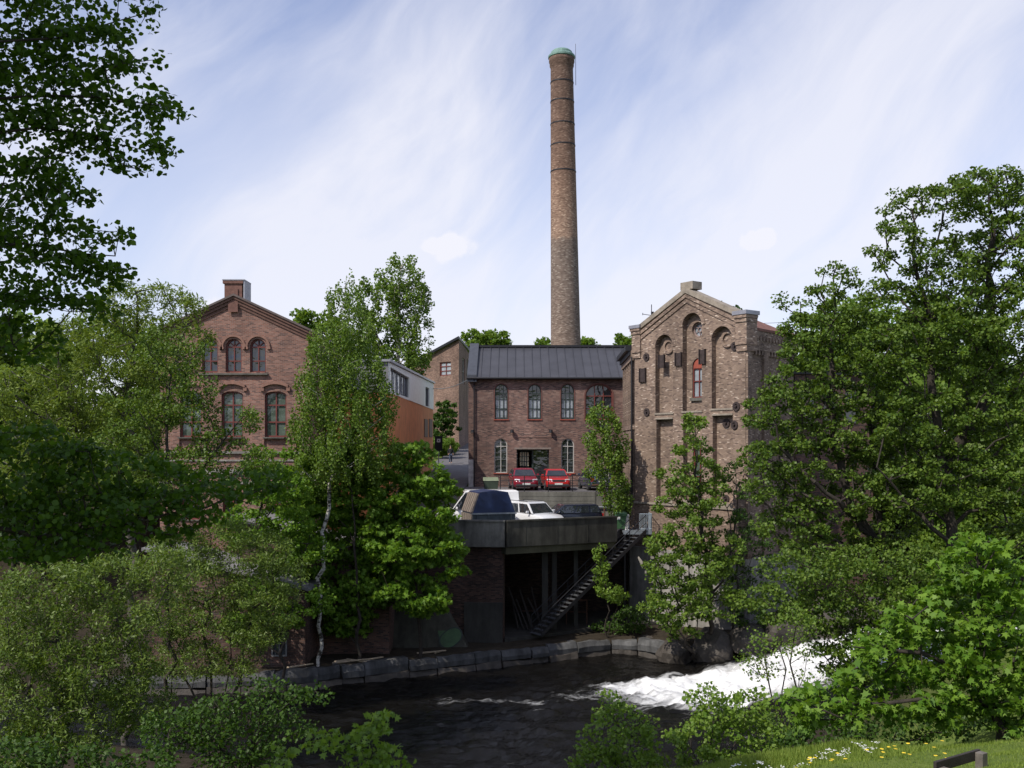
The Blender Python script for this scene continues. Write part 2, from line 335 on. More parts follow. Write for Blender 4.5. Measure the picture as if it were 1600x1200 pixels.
# facades: a vertical plane from a to b (left to right seen from outside), u along it, v = height, d = outwards
class Face:
    def __init__(s, a, b):
        s.a = Vector((a[0], a[1])); s.b = Vector((b[0], b[1])); s.w = (s.b-s.a).length; s.U = (s.b-s.a)/s.w; s.N = Vector((s.U.y, -s.U.x))
    def P(s, u, v, d=0.0):
        p = s.a + s.U*u + s.N*d; return (p.x, p.y, v)
    def px(s, px, py):
        k = (px-CX)/F
        t = (s.a.x*s.U.y - s.a.y*s.U.x)/(k*s.U.y - s.U.x)
        u = (Vector((k*t, t))-s.a).dot(s.U); return u, (HY-py)/F*t
    def rect(s, x0, x1, y0, y1):       # photo box -> u0,u1,v0,v1 (v measured at the middle)
        xm = (x0+x1)/2; return s.px(x0, y0)[0], s.px(x1, y0)[0], s.px(xm, y1)[1], s.px(xm, y0)[1]
    def bar(s, mb, u0, u1, v0, v1, d0, d1):
        mb.hexa([s.P(u0, v0, d1), s.P(u1, v0, d1), s.P(u1, v0, d0), s.P(u0, v0, d0)], [s.P(u0, v1, d1), s.P(u1, v1, d1), s.P(u1, v1, d0), s.P(u0, v1, d0)])
    def sheet(s, mb, outer, holes, d):
        loops = [[Vector((u, v, 0)) for u, v in l] for l in [outer]+holes]
        flat = [p for l in loops for p in l]
        tris = tessellate_polygon(loops); fs = []
        for a, b, c in tris:
            n = (flat[b]-flat[a]).cross(flat[c]-flat[a]).z
            if abs(n) < 1e-9: continue
            fs.append((a, b, c) if n > 0 else (a, c, b))
        mb.add([s.P(p.x, p.y, d) for p in flat], fs)
    def reveal(s, mb, line, d0, d1, inward=True):
        n = len(line)
        vs = [s.P(u, v, d0) for u, v in line]+[s.P(u, v, d1) for u, v in line]
        fs = [(i, n+i, n+(i+1) % n, (i+1) % n) if inward else (i, (i+1) % n, n+(i+1) % n, n+i) for i in range(n)]
        mb.add(vs, fs)
    def slab(s, mb, line, d0, d1):       # solid plate, outline ccw, d1 outer
        s.sheet(mb, line, [], d1); n = len(line)
        mb.add([s.P(u, v, d1) for u, v in line]+[s.P(u, v, d0) for u, v in line], [(i, n+i, n+(i+1) % n, (i+1) % n) for i in range(n)]+[tuple(range(2*n-1, n-1, -1))])
    def ring(s, mb, outer, inner, d0, d1):
        n = len(outer)
        for d, flip in ((d1, False), (d0, True)):
            vs = [s.P(u, v, d) for u, v in outer]+[s.P(u, v, d) for u, v in inner]
            fs = [(i, (i+1) % n, n+(i+1) % n, n+i) for i in range(n)]
            mb.add(vs, [tuple(reversed(f)) for f in fs] if flip else fs)
        s.reveal(mb, outer, d1, d0, False); s.reveal(mb, inner, d1, d0, True)
def arch(u0, u1, v0, v1, rise=None, n=12):
    w = (u1-u0)/2; rise = w if rise is None else rise
    if rise <= 0.001: return [(u0, v0), (u1, v0), (u1, v1), (u0, v1)]
    c = (u0+u1)/2; sp = v1-rise
    return [(u0, v0), (u1, v0)]+[(c+w*math.cos(math.pi*i/n), sp+rise*math.sin(math.pi*i/n)) for i in range(n+1)]
def circle(cu, cv, ru, rv, n=24): return [(cu+ru*math.cos(2*math.pi*i/n), cv+rv*math.sin(2*math.pi*i/n)) for i in range(n)]
class Win:
    def __init__(s, f, box, rise=None, depth=.18):
        s.f = f; s.b = box; s.rise = (box[1]-box[0])/2 if rise is None else rise; s.depth = depth
        s.line = arch(*box, s.rise)
    def half(s, v):
        u0, u1, v0, v1 = s.b; w = (u1-u0)/2; sp = v1-s.rise
        return w if v <= sp or s.rise <= 0 else w*math.sqrt(max(0, 1-((v-sp)/s.rise)**2))
    def build(s, root, org, frame, pane, t=.06, vb=(.5,), hb=(), sill=None, fan=False, sill_h=.07, sill_out=.07, name='window'):
        f = s.f; u0, u1, v0, v1 = s.b; w = u1-u0; d = -s.depth; mb = MB()
        f.ring(mb, s.line, arch(u0+t, u1-t, v0+t, v1-t, max(0, s.rise-t*.6)) if s.rise > 0.001 else arch(u0+t, u1-t, v0+t, v1-t, 0), d, d+.07)
        sp = v1-s.rise
        for k in vb:
            u = u0+w*k; x = abs(k-.5)*2
            top = v1-t*.8 if s.rise <= .001 else sp+s.rise*math.sqrt(max(0, 1-x*x))-t*.8
            if fan: top = sp
            f.bar(mb, u-t*.4, u+t*.4, v0+t*.7, top, d+.005, d+.062)
        for k in hb:
            v = v0+(v1-v0)*k; h = s.half(v)-t*.7; c = (u0+u1)/2
            f.bar(mb, c-h, c+h, v-t*.4, v+t*.4, d+.008, d+.066)
        if fan:
            c = (u0+u1)/2; f.bar(mb, u0+t*.6, u1-t*.6, sp-t*.5, sp+t*.5, d+.008, d+.068)
            for a in (45, 90, 135):
                ca, sa = math.cos(R(a)), math.sin(R(a)); L = s.rise-t*.6; px, py = -sa*t*.35, ca*t*.35
                e = (c+ca*w*.5*(L/s.rise), sp+sa*L)
                ln = [(c-px, sp+t*.4-py), (e[0]-px, e[1]-py), (e[0]+px, e[1]+py), (c+px, sp+t*.4+py)]
                f.slab(mb, ln, d+.006, d+.06)
        o = mb.build(name, frame, root, org)
        pb = MB(); f.slab(pb, s.line, d-.03, d-.012); pb.build('pane', pane, o, org)
        if sill:
            sb = MB(); f.bar(sb, u0-.08, u1+.08, v0-sill_h, v0-.004, -s.depth+.08, sill_out); sb.build('sill', sill, o, org)
        return o

# ---------------------------------------------------------------- value noise
_rng = np.random.default_rng(7); _lat = _rng.random((256, 256))
def vnoise(x, y):
    xi = np.floor(x).astype(int); yi = np.floor(y).astype(int); fx = x-xi; fy = y-yi
    fx = fx*fx*(3-2*fx); fy = fy*fy*(3-2*fy); g = lambda a, b: _lat[a & 255, b & 255]
    return (g(xi, yi)*(1-fx)+g(xi+1, yi)*fx)*(1-fy)+(g(xi, yi+1)*(1-fx)+g(xi+1, yi+1)*fx)*fy
def fbm(x, y, o=4):
    r = 0; a = .5
    for i in range(o): r = r+a*vnoise(x*2**i+17*i, y*2**i+5*i); a *= .5
    return r
def sst(a, b, x): t = np.clip((x-a)/(b-a), 0, 1); return t*t*(3-2*t)

# ---------------------------------------------------------------- the land
NX = [-300, -60, -25, -15, -9, -4, 0, 8, 14, 20, 40, 300]; NY = [20, 30, 35, 37, 35, 31.5, 30.5, 33.5, 38.5, 41, 44, 70]
FX = [-300, -60, -25, -11, 0, 6.3, 9, 12, 18, 40, 300]; FY = [34, 40, 43.5, 45.2, 50.5, 53.5, 51.6, 50.6, 50.2, 54, 100]
OX = [-300, -60, -25, -10, 0, 8, 14, 20, 40, 300]; OY = [5, 12, 21, 26, 30, 33.5, 38.5, 41, 44, 70]
def yN(x): return np.interp(x, NX, NY)
def yF(x): return np.interp(x, FX, FY)
def level(x): return np.interp(x, [9, 12, 18, 24], [-11.6, -10.9, -9.55, -9.3])
ZU_Y = [60, 70, 94, 125, 300, 3000]; ZU_Z = [-3.12, -3.08, -1.96, .3, 3, 14]
def zU(y): return np.interp(y, ZU_Y, ZU_Z)
def land(x, y):
    x = np.asarray(x, float); y = np.asarray(y, float); lv = level(x)
    dn = yN(x)-y; df = y-yF(x)
    do = np.maximum(np.interp(x, OX, OY)-y, 0); zn = np.minimum(lv+.25+.05*np.clip(dn, 0, 10)+.335*do, -1.65+.02*np.maximum(do-30, 0))
    zn = zn+(fbm(x*.25, y*.25)-.45)*1.0*sst(0, 6, dn)*sst(4, 12, np.hypot(x, y))
    zn = zn-1.5*sst(7, 12, x)*sst(13.5, 18, y)*(1-sst(26, 34, y))
    lawn = sst(3.2, 5.0, x)*sst(0, 1.6, 14.4+.36*(x-2)-y+1.2)*sst(3, 7, y)
    zn = zn*(1-lawn)+np.maximum(zn, -5.12+.02*(16-y))*lawn
    yA = np.interp(x, [-60, -22, -12, 8, 13, 60], [44, 56, 61.5, 61.5, 60, 62]); yB = np.interp(x, [-60, -22, -12, 8, 13, 60], [66, 68, 63.2, 63.2, 64, 84])
    q = sst(yA, yB, y)
    zf = (lv+.85)*(1-q)+zU(y)*q
    zf = zf+(fbm(x*.4+9, y*.4)-.47)*.35*sst(0.3, 2, df)*(1-sst(60, 64, y))+(fbm(x*.03, y*.03)-.47)*6*sst(110, 260, y)
    bed = lv-1.3
    return np.where(dn > 0, bed+(zn-bed)*sst(0, .7, dn), np.where(df > 0, bed+(zf-bed)*sst(0, .25, df), bed))
def lz(x, y): return float(land(np.array([x]), np.array([y]))[0])

def np_mesh(name, V, Fc, mat, parent=None, attr=None, smooth=False, uv=False):
    """V (n,3), Fc (m,k) constant-size faces"""
    me = bpy.data.meshes.new(name); k = Fc.shape[1]; m = Fc.shape[0]
    me.vertices.add(len(V)); me.vertices.foreach_set('co', np.ascontiguousarray(V, 'f').ravel())
    me.loops.add(m*k); me.loops.foreach_set('vertex_index', np.ascontiguousarray(Fc, 'i').ravel())
    me.polygons.add(m); me.polygons.foreach_set('loop_start', np.arange(0, m*k, k, dtype='i'))
    me.polygons.foreach_set('loop_total', np.full(m, k, 'i'))
    if smooth: me.polygons.foreach_set('use_smooth', np.ones(m, bool))
    me.update(calc_edges=True)
    if attr is not None:
        for an, av in attr.items():
            a = me.attributes.new(an, 'FLOAT', 'POINT'); a.data.foreach_set('value', np.ascontiguousarray(av, 'f'))
    me.materials.append(mat)
    o = bpy.data.objects.new(name, me); COL.objects.link(o)
    if parent: o.parent = parent
    return o
def grid_faces(nx, ny):
    i = np.arange(nx-1)[None, :]; j = np.arange(ny-1)[:, None]; a = j*nx+i
    return np.stack([a, a+1, a+nx+1, a+nx], -1).reshape(-1, 4)

def ground_mat():
    m, nt, b = nodes('ground'); N = nt.nodes.new; L = nt.links.new
    tc = N('ShaderNodeTexCoord'); at_ = N('ShaderNodeAttribute'); at_.attribute_name = 'grassy'
    def nz(sc, d=6):
        n = N('ShaderNodeTexNoise'); n.inputs['Scale'].default_value = sc; n.inputs['Detail'].default_value = d; n.inputs['Roughness'].default_value = .7; L(tc.outputs['Object'], n.inputs['Vector']); return n.outputs[0]
    def ramp(v, a, b_, p0=.3, p1=.7):
        r = N('ShaderNodeValToRGB'); e = r.color_ramp.elements; e[0].position = p0; e[1].position = p1; e[0].color = (*a, 1); e[1].color = (*b_, 1); L(v, r.inputs[0]); return r.outputs[0]
    g = ramp(nz(1.6), (.060, .105, .018), (.150, .190, .045)); d = ramp(nz(2.3), (.022, .018, .013), (.055, .045, .033))
    mx = N('ShaderNodeMix'); mx.data_type = 'RGBA'; L(at_.outputs['Fac'], mx.inputs[0]); L(d, mx.inputs[6]); L(g, mx.inputs[7])
    L(mx.outputs[2], b.inputs['Base Color']); b.inputs['Roughness'].default_value = 1; b.inputs['Specular IOR Level'].default_value = .1
    bp = N('ShaderNodeBump'); bp.inputs['Strength'].default_value = .6; bp.inputs['Distance'].default_value = .08; L(nz(9), bp.inputs['Height']); L(bp.outputs[0], b.inputs['Normal'])
    return m
def build_ground():
    gx = np.concatenate([-np.geomspace(60, 4000, 22)[::-1], np.arange(-59, 60, .5), np.geomspace(60, 4000, 22)])
    gy = np.concatenate([-np.geomspace(8, 1500, 14)[::-1], np.arange(-7, 90, .45), np.geomspace(90, 6000, 26)])
    X, Y = np.meshgrid(gx, gy); Z = land(X, Y)
    gr = np.clip(sst(3, 9, yN(X)-Y)*sst(.3, .55, fbm(X*.3, Y*.3)+.15)+sst(3.4, 5, X)*(Y < 19)*(Y > 2)+sst(66, 72, Y), 0, 1)
    o = np_mesh('ground', np.stack([X, Y, Z], -1).reshape(-1, 3), grid_faces(len(gx), len(gy)), ground_mat(), attr={'grassy': gr.ravel()}, smooth=True)
    tag(o, kind='structure')
build_ground()

def water_mat():
    m, nt, b = nodes('river water'); N = nt.nodes.new; L = nt.links.new
    tc = N('ShaderNodeTexCoord'); at_ = N('ShaderNodeAttribute'); at_.attribute_name = 'foam'
    def nz(sc, vec, d=6, dist=0., rot=0):
        mp = N('ShaderNodeMapping'); mp.vector_type = 'TEXTURE'; mp.inputs['Scale'].default_value = tuple(1/q for q in vec); mp.inputs['Rotation'].default_value = (0, 0, R(rot)); L(tc.outputs['Object'], mp.inputs[0])
        n = N('ShaderNodeTexNoise'); n.inputs['Scale'].default_value = sc; n.inputs['Detail'].default_value = d; n.inputs['Roughness'].default_value = .65; n.inputs['Distortion'].default_value = dist; L(mp.outputs[0], n.inputs['Vector']); return n.outputs[0]
    streak = nz(1.7, (.42, 1.5, 1), 10, .8, 14)
    ad = N('ShaderNodeMath'); ad.operation = 'ADD'; L(at_.outputs['Fac'], ad.inputs[0]); L(streak, ad.inputs[1])
    mr = N('ShaderNodeMapRange'); mr.interpolation_type = 'SMOOTHSTEP'; mr.inputs[1].default_value = .86; mr.inputs[2].default_value = 1.36; L(ad.outputs[0], mr.inputs[0])
    mx = N('ShaderNodeMix'); mx.data_type = 'RGBA'; L(mr.outputs[0], mx.inputs[0]); mx.inputs[6].default_value = (.005, .0045, .004, 1); mx.inputs[7].default_value = (.70, .71, .72, 1)
    L(mx.outputs[2], b.inputs['Base Color'])
    rr = N('ShaderNodeMapRange'); rr.inputs[3].default_value = .05; rr.inputs[4].default_value = .8; L(mr.outputs[0], rr.inputs[0]); L(rr.outputs[0], b.inputs['Roughness'])
    b.inputs['IOR'].default_value = 1.33
    a2 = nz(2.2, (.6, 1.7, 1), 6, .9, 10); bp = N('ShaderNodeBump'); bp.inputs['Strength'].default_value = .6; bp.inputs['Distance'].default_value = .12; L(a2, bp.inputs['Height'])
    a3 = nz(7, (.6, 1.6, 1), 5, .6, 5); bp2 = N('ShaderNodeBump'); bp2.inputs['Strength'].default_value = .8; bp2.inputs['Distance'].default_value = .05; L(a3, bp2.inputs['Height']); L(bp.outputs[0], bp2.inputs['Normal']); L(bp2.outputs[0], b.inputs['Normal'])
    return m
def build_water():
    gx = np.concatenate([np.linspace(-290, -27, 40), np.arange(-26, 24, .16), np.linspace(24.5, 200, 60)])
    v = np.linspace(0, 1, 190); X, T = np.meshgrid(gx, v)
    Y = (yN(X)-.8)*(1-T)+(yF(X)+.6)*T
    Z = level(X)
    rock = fbm(X*.9+3, Y*.9, 3)
    fall = sst(7.2, 10.5, X)*(1-sst(25, 34, X)); 
    # foam: strong on the fall, drawn out in a tongue downstream to the left
    cy = 45.3+.12*(X-10); half = np.interp(X, [-4, 2, 5, 8, 14, 20], [.8, 1.5, 2.7, 4.4, 5.0, 5.0])
    band = 1-sst(.35, 1.15, np.abs(Y-cy)/half)
    foam = band*np.interp(X, [-6, 0, 3, 6, 9.5, 24, 32], [.04, .24, .40, .62, .95, .9, .3])
    foam = foam+.27*sst(-13, 2, X)*sst(.36, .62, fbm(X*.22, Y*.45))*(1-sst(46.5, 49, Y))
    tur = np.clip(foam, 0, 1)
    Z = Z+(fbm(X*.9, Y*1.7, 4)-.47)*(.30+.8*tur)+(fbm(X*2.7+2, Y*4.3, 3)-.47)*(.13+.42*tur)
    o = np_mesh('river', np.stack([X, Y, Z], -1).reshape(-1, 3), grid_faces(len(gx), len(v)), water_mat(), attr={'foam': foam.ravel()}, smooth=True)
    tag(o, kind='structure')
build_water()

def strip(name, ys, xl, xr, zf, mat, n=4):
    vs = []; 
    for y in ys:
        for i in range(n): x = xl(y)+(xr(y)-xl(y))*i/(n-1); vs.append((x, y, zf(y)))
    o = np_mesh(name, np.array(vs), grid_faces(n, len(ys)), mat); tag(o, kind='structure'); return o
strip('road', np.sort(np.append(np.linspace(61.9, 130, 60), [70, 94, 125])), lambda y: -8.2 if y < 88 else -8.2+.06*(y-88), lambda y: -3.3 if y < 80 else -3.3+.03*(y-80), lambda y: float(zU(y))+.11, M['asphalt'])
strip('car_park', np.linspace(61.9, 69.5, 8), lambda y: -3.3, lambda y: 8.0, lambda y: -3.02, M['asphalt'])

# ================================================================ BUILDINGS
def shell(mb, pts, z0, z1):                     # outside walls of a plan polygon given ccw, listed edges only
    for (a, b) in zip(pts, pts[1:]):
        mb.add([(a[0], a[1], z0), (b[0], b[1], z0), (b[0], b[1], z1), (a[0], a[1], z1)], [(0, 1, 2, 3)])

# ---- brown brick workshop with the dark roof (behind the red cars)
def workshop():
    f = Face((-3.13, 69.0), (11.0, 69.0)); org = (4.0, 73.0, -3.05)
    root = thing('brick_workshop', 'brown brick workshop with dark sheet roof behind the red cars', 'building', org)
    eave = (HY-588)/F*69; W = f.w; D = 9.0; base = -3.4
    wins = []
    up = [f.rect(773, 793.5, 600, 655), f.rect(825.3, 845.5, 600.5, 655), f.rect(876.5, 897, 600, 655), f.rect(914.5, 957.5, 600, 655), f.rect(975, 995, 600, 655)]
    lo = [f.rect(772.5, 792.5, 685, 739), f.rect(877, 897, 685, 739)]
    for i, b in enumerate(up): wins.append((Win(f, b, None if i != 3 else (b[1]-b[0])*.42), 'up' if i != 3 else 'big'))
    for b in lo: wins.append((Win(f, b), 'lo'))
    door = f.rect(807, 858, 702, 764); door = (door[0], door[1], -3.0, door[3])
    gar = f.rect(962, 986, 696, 764); gar = (gar[0], gar[1], -3.0, gar[3])
    dl = arch(*door, 0); gl = arch(*gar, 0)
    mb = MB()
    f.sheet(mb, [(0, base), (W, base), (W, eave), (0, eave)], [w.line for w, _ in wins]+[dl, gl], 0)
    for w, _ in wins: f.reveal(mb, w.line, 0, -.3)
    for l in (dl, gl): f.reveal(mb, l, 0, -.8)
    rid = (HY-545)/F*(69+D/2)
    # side and back walls with gables
    for u, s in ((0, -1), (W, 1)):
        x = f.a.x+u; vs = [(x, 69+D, base), (x, 69, base), (x, 69, eave), (x, 69+D/2, rid-.1), (x, 69+D, eave)]
        mb.add(vs, [(0, 1, 2, 3, 4) if s < 0 else (4, 3, 2, 1, 0)])
    x0, x1 = f.a.x, f.a.x+W
    mb.add([(x1, 69+D, base), (x0, 69+D, base), (x0, 69+D, eave), (x1, 69+D, eave)], [(0, 1, 2, 3)])
    mb.build('wall', M['brick_mid'], root, org)
    # corbel courses under the eave
    c = MB(); f.bar(c, .62, W, eave-.34, eave-.20, .004, .05); f.bar(c, .62, W, eave-.20, eave-.02, .004, .10)
    c.build('cornice', M['brick_mid'], root, org)
    # roof
    r = MB(); e0 = 69-.35; zb = eave-.02; sl_ = (rid-eave)/(D/2)
    ze = zb-sl_*.35
    xs0, xs1 = x0+.60, x1+.2
    r.add([(xs0, e0, ze+.12), (xs1, e0, ze+.12), (xs1, 69+D/2, rid+.12), (xs0, 69+D/2, rid+.12), (xs0, 69+D+.35, ze+.12), (xs1, 69+D+.35, ze+.12),
           (xs0, e0, ze), (xs1, e0, ze), (xs1, 69+D/2, rid), (xs0, 69+D/2, rid), (xs0, 69+D+.35, ze), (xs1, 69+D+.35, ze)],
          [(0, 1, 2, 3), (3, 2, 5, 4), (1, 0, 6, 7), (4, 5, 11, 10), (9, 8, 7, 6), (10, 11, 8, 9), (0, 3, 9, 6), (3, 4, 10, 9), (1, 7, 8, 2), (2, 8, 11, 5)])
    rf = r.build('roof', M['slate'], root, org)
    g = MB()
    for k in range(int((xs1-xs0)/.62)):
        x = xs0+.3+k*.62
        g.add([(x-.014, e0+.05, ze+.123+.05*sl_), (x+.014, e0+.05, ze+.123+.05*sl_), (x+.014, 69+D/2-.1, rid+.12), (x-.014, 69+D/2-.1, rid+.12),
               (x-.014, e0+.05, ze+.15+.05*sl_), (x+.014, e0+.05, ze+.15+.05*sl_), (x+.014, 69+D/2-.1, rid+.15), (x-.014, 69+D/2-.1, rid+.15)],
              [(4, 5, 6, 7), (0, 4, 7, 3), (1, 2, 6, 5), (0, 1, 5, 4)])
    g.build('seams', M['slate'], rf, org)
    rc = MB(); rc.box(xs0, xs1, 69+D/2-.2, 69+D/2+.2, rid+.10, rid+.27); rc.build('ridge_cap', M['black_metal'], rf, org)
    vt = MB(); 
    for (ya, za, yb, zb2) in ((e0-.02, ze+.30, 69+D/2, rid+.42),):
        vt.add([(x0-.08, ya, za-.5), (xs0-.003, ya, za-.5), (xs0-.003, yb, zb2-.42), (x0-.08, yb, zb2-.42), (x0-.08, ya, za), (xs0-.003, ya, za), (xs0-.003, yb, zb2), (x0-.08, yb, zb2)],
               [(3, 2, 1, 0), (4, 5, 6, 7), (0, 1, 5, 4), (1, 2, 6, 5), (2, 3, 7, 6), (3, 0, 4, 7)])
    vt.build('verge', plain('verge metal', (.06, .065, .078), .5, .2, .2), rf, org)
    gu = MB(); gu.tube((x0-.1, e0-.06, ze+.05), (x1+.2, e0-.06, ze+.05), .085, n=8); gu.build('gutter', M['black_metal'], root, org)
    dp = MB(); ux = f.px(741, 650)[0]
    dp.path([f.P(ux, ze, .42), f.P(ux, ze-.45, .12), f.P(ux, -3.0, .12)], .05); dp.build('downpipe', M['black_metal'], root, org)
    # windows
    for w, k in wins:
        if k == 'up':
            t = MB(); b = w.b; f.ring(t, arch(b[0]-.06, b[1]+.06, b[2], b[3]+.06), arch(b[0]+.005, b[1]-.005, b[2], b[3]-.005), .003, .03)
            o = w.build(root, org, M['green_wood'], M['glass'], .065, (.34, .66), (.30, .58, .74), M['red_trim'])
            t.build('trim', plain('faded red arch', (.13, .052, .042), .8), o, org)
            bl = MB(); f.bar(bl, b[0]+.1, b[1]-.1, b[2]+.14, b[2]+(b[3]-b[2])*.60, -.19, -.186); bl.build('blind', M['glass_white'], o, org)
        elif k == 'big':
            b = w.b; t = MB(); f.ring(t, arch(b[0]-.08, b[1]+.08, b[2], b[3]+.08, w.rise+.08), arch(b[0]+.005, b[1]-.005, b[2], b[3]-.005, w.rise-.005), .003, .03)
            o = w.build(root, org, M['red_wood'], M['glass'], .085, (.34, .66), (.30, .66), M['red_trim']); t.build('trim', plain('faded red wide arch', (.13, .052, .042), .8), o, org)
        else:
            wo = w.build(root, org, M['white_wood'], M['glass'], .065, (.5,), (.77,), M['red_trim']); b = w.b
            for k in (.2, .39, .58): gb = MB(); f.bar(gb, b[0]+.07, b[1]-.07, b[2]+(b[3]-b[2])*k-.012, b[2]+(b[3]-b[2])*k+.012, -.175, -.13); gb.build('glazing_bar', M['grey_panel'], wo, org)
    # door with two leaves, one standing open
    d = MB(); u0, u1, v0, v1 = door; um = (u0+u1)/2
    f.bar(d, u0, u1, v1-.1, v1, -.75, -.62); f.bar(d, u0, u0+.1, v0, v1-.1, -.75, -.62); f.bar(d, u1-.1, u1, v0, v1-.1, -.75, -.62); f.bar(d, u0+.1, um+.02, v0, v0+1.35, -.74, -.66)
    f.bar(d, um-.06, um+.06, v0+1.35, v1-.1, -.74, -.65)
    do = d.build('door', M['green_wood'], root, org)
    l = MB()
    f.bar(l, u0+.25, um-.28, v0+1.45, v1-.2, -.705, -.70); l.build('cream_panes', M['wood_cream'], do, org)  # panes in one plain cream colour
    l = MB()
    for k in range(1, 4): uu = u0+.25+(um-.53-u0)*k/4; f.bar(l, uu-.03, uu+.03, v0+1.45, v1-.2, -.699, -.67)
    for k in range(0, 4): vv = v0+1.45+(v1-v0-1.65)*k/3; f.bar(l, u0+.25, um-.28, vv-.02, vv+.02, -.699, -.665)
    l.build('glazing_bars', M['green_wood'], do, org)
    l = MB(); f.bar(l, um+.06, u1-.1, v0, v1-.1, -.74, -.735); l.build('glass_panel', M['glass'], do, org)
    for uu in (u0+.05, u1-.05):
        for vv in (v0+.4, v0+2.0, v0+2.35): l = MB(); f.bar(l, uu-.04, uu+.04, vv-.04, vv+.04, -.62, -.59); l.build('hinge', M['white_wood'], do, org)
    gd = MB(); f.bar(gd, gar[0], gar[1], gar[2], gar[3], -.78, -.74); gd.build('gate_leaf', M['wood_dark'], root, org)
    wl = plain('worn lintel', (.20, .165, .145), .9)
    li = MB(); f.bar(li, door[0]-.15, door[1]+.15, door[3]+.003, door[3]+.13, -.1, .012); li.build('lintel', wl, root, org)
    li = MB(); f.bar(li, gar[0]-.15, gar[1]+.3, gar[3]+.003, gar[3]+.2, -.1, .014); li.build('lintel', wl, root, org)
    ls = MB(); a = f.px(803, 683); b = f.px(862, 683); f.bar(ls, a[0], b[0], a[1]-.03, a[1]+.04, .003, .035); ls.build('ledge', M['brick_mid'], root, org)
    for px in (800, 860.5, 922, 738.5):
        u, v = f.px(px, 674); m = MB(); m.tube(f.P(u, v, 0.003), f.P(u, v+.03, .16), .04, n=8); m.tube(f.P(u, v-.1, .22), f.P(u, v+.12, .22), .15, .12, 12); m.build('wall_lamp', M['black_metal'], root, org)
    pl = MB(); f.bar(pl, 0.005, .38, base, (HY-718)/F*69, .003, .03); pl.build('plinth', plain('peeling whitewash', (.42, .40, .38), .9, 0, .45, 2.5), root, org)
    return root
workshop()

# ---- tall round brick chimney
def chimney():
    Yc = 95.0; s = F/Yc; cx = (884-CX)/s; lean = (877.5-884)/s/(455/s)
    org = (cx, Yc, -3); root = thing('chimney_stack', 'tall tapering round brick factory chimney with green copper cap', 'chimney', org)
    zt = (HY-92)/s; z0 = -3.0; r = lambda z: 1.48-(1.48-1.10)*(max(z, 0)-9.5)/(38-9.5) if z > 0 else 1.6
    def ax(z): return lean*(z-9.8)
    def ring_(prof, name, mat, parent, n=40, cyl=True):
        mb = MB(); vs = []; fs = []
        for rr, z in prof:
            for i in range(n): a = 2*math.pi*i/n; vs.append((cx+ax(z)+rr*math.cos(a), Yc+rr*math.sin(a), z))
        for k in range(len(prof)-1):
            for i in range(n): fs.append((k*n+i, k*n+(i+1) % n, (k+1)*n+(i+1) % n, (k+1)*n+i))
        fs += [tuple(range(n-1, -1, -1)), tuple(range((len(prof)-1)*n, len(prof)*n))]
        mb.add(vs, fs); o = mb.build(name, mat, parent, org, uv=not cyl)
        if cyl:
            me = o.data; lay = me.uv_layers.new(name='uv')
            for p in me.polygons:
                us = [math.atan2(me.vertices[v].co.y, me.vertices[v].co.x) for v in p.vertices]
                if max(us)-min(us) > math.pi: us = [u+2*math.pi if u < 0 else u for u in us]
                for li, u in zip(p.loop_indices, us): lay.data[li].uv = (u*1.35, me.vertices[me.loops[li].vertex_index].co.z)
                p.use_smooth = len(p.vertices) == 4
        return o
    prof = [(r(z), z) for z in np.linspace(z0, zt-1.0, 28)]
    rt = r(zt)
    prof += [(rt+.02, zt-.95), (rt+.10, zt-.75), (rt+.10, zt-.5), (rt+.17, zt-.35), (rt+.17, zt)]
    # object-space z for the colour bands is measured from org
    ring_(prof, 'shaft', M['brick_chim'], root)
    for py in (130, 160, 195, 228, 269):
        z = (HY-py)/s; ring_([(r(z)+.025, z-.06), (r(z)+.035, z-.05), (r(z)+.035, z+.05), (r(z)+.025, z+.06)], 'iron_band', M['black_metal'], root, cyl=False)
    cap = ring_([(rt+.19, zt+.003), (rt+.24, zt+.06), (rt+.24, zt+.22), (rt+.12, zt+.36), (rt-.02, zt+.42), (rt-.05, zt+.62), (rt-.22, zt+.78), (rt-.7, zt+.9)], 'cap', M['copper'], root, cyl=False)
    for p in cap.data.polygons: p.use_smooth = False
    m = MB(); x = cx+ax(zt)+rt+.30; m.tube((x, Yc, zt-2.6), (x-.02, Yc, zt+1.5), .03, .02, 6); m.build('lightning_rod', M['black_metal'], root, org)
    return root
chimney()

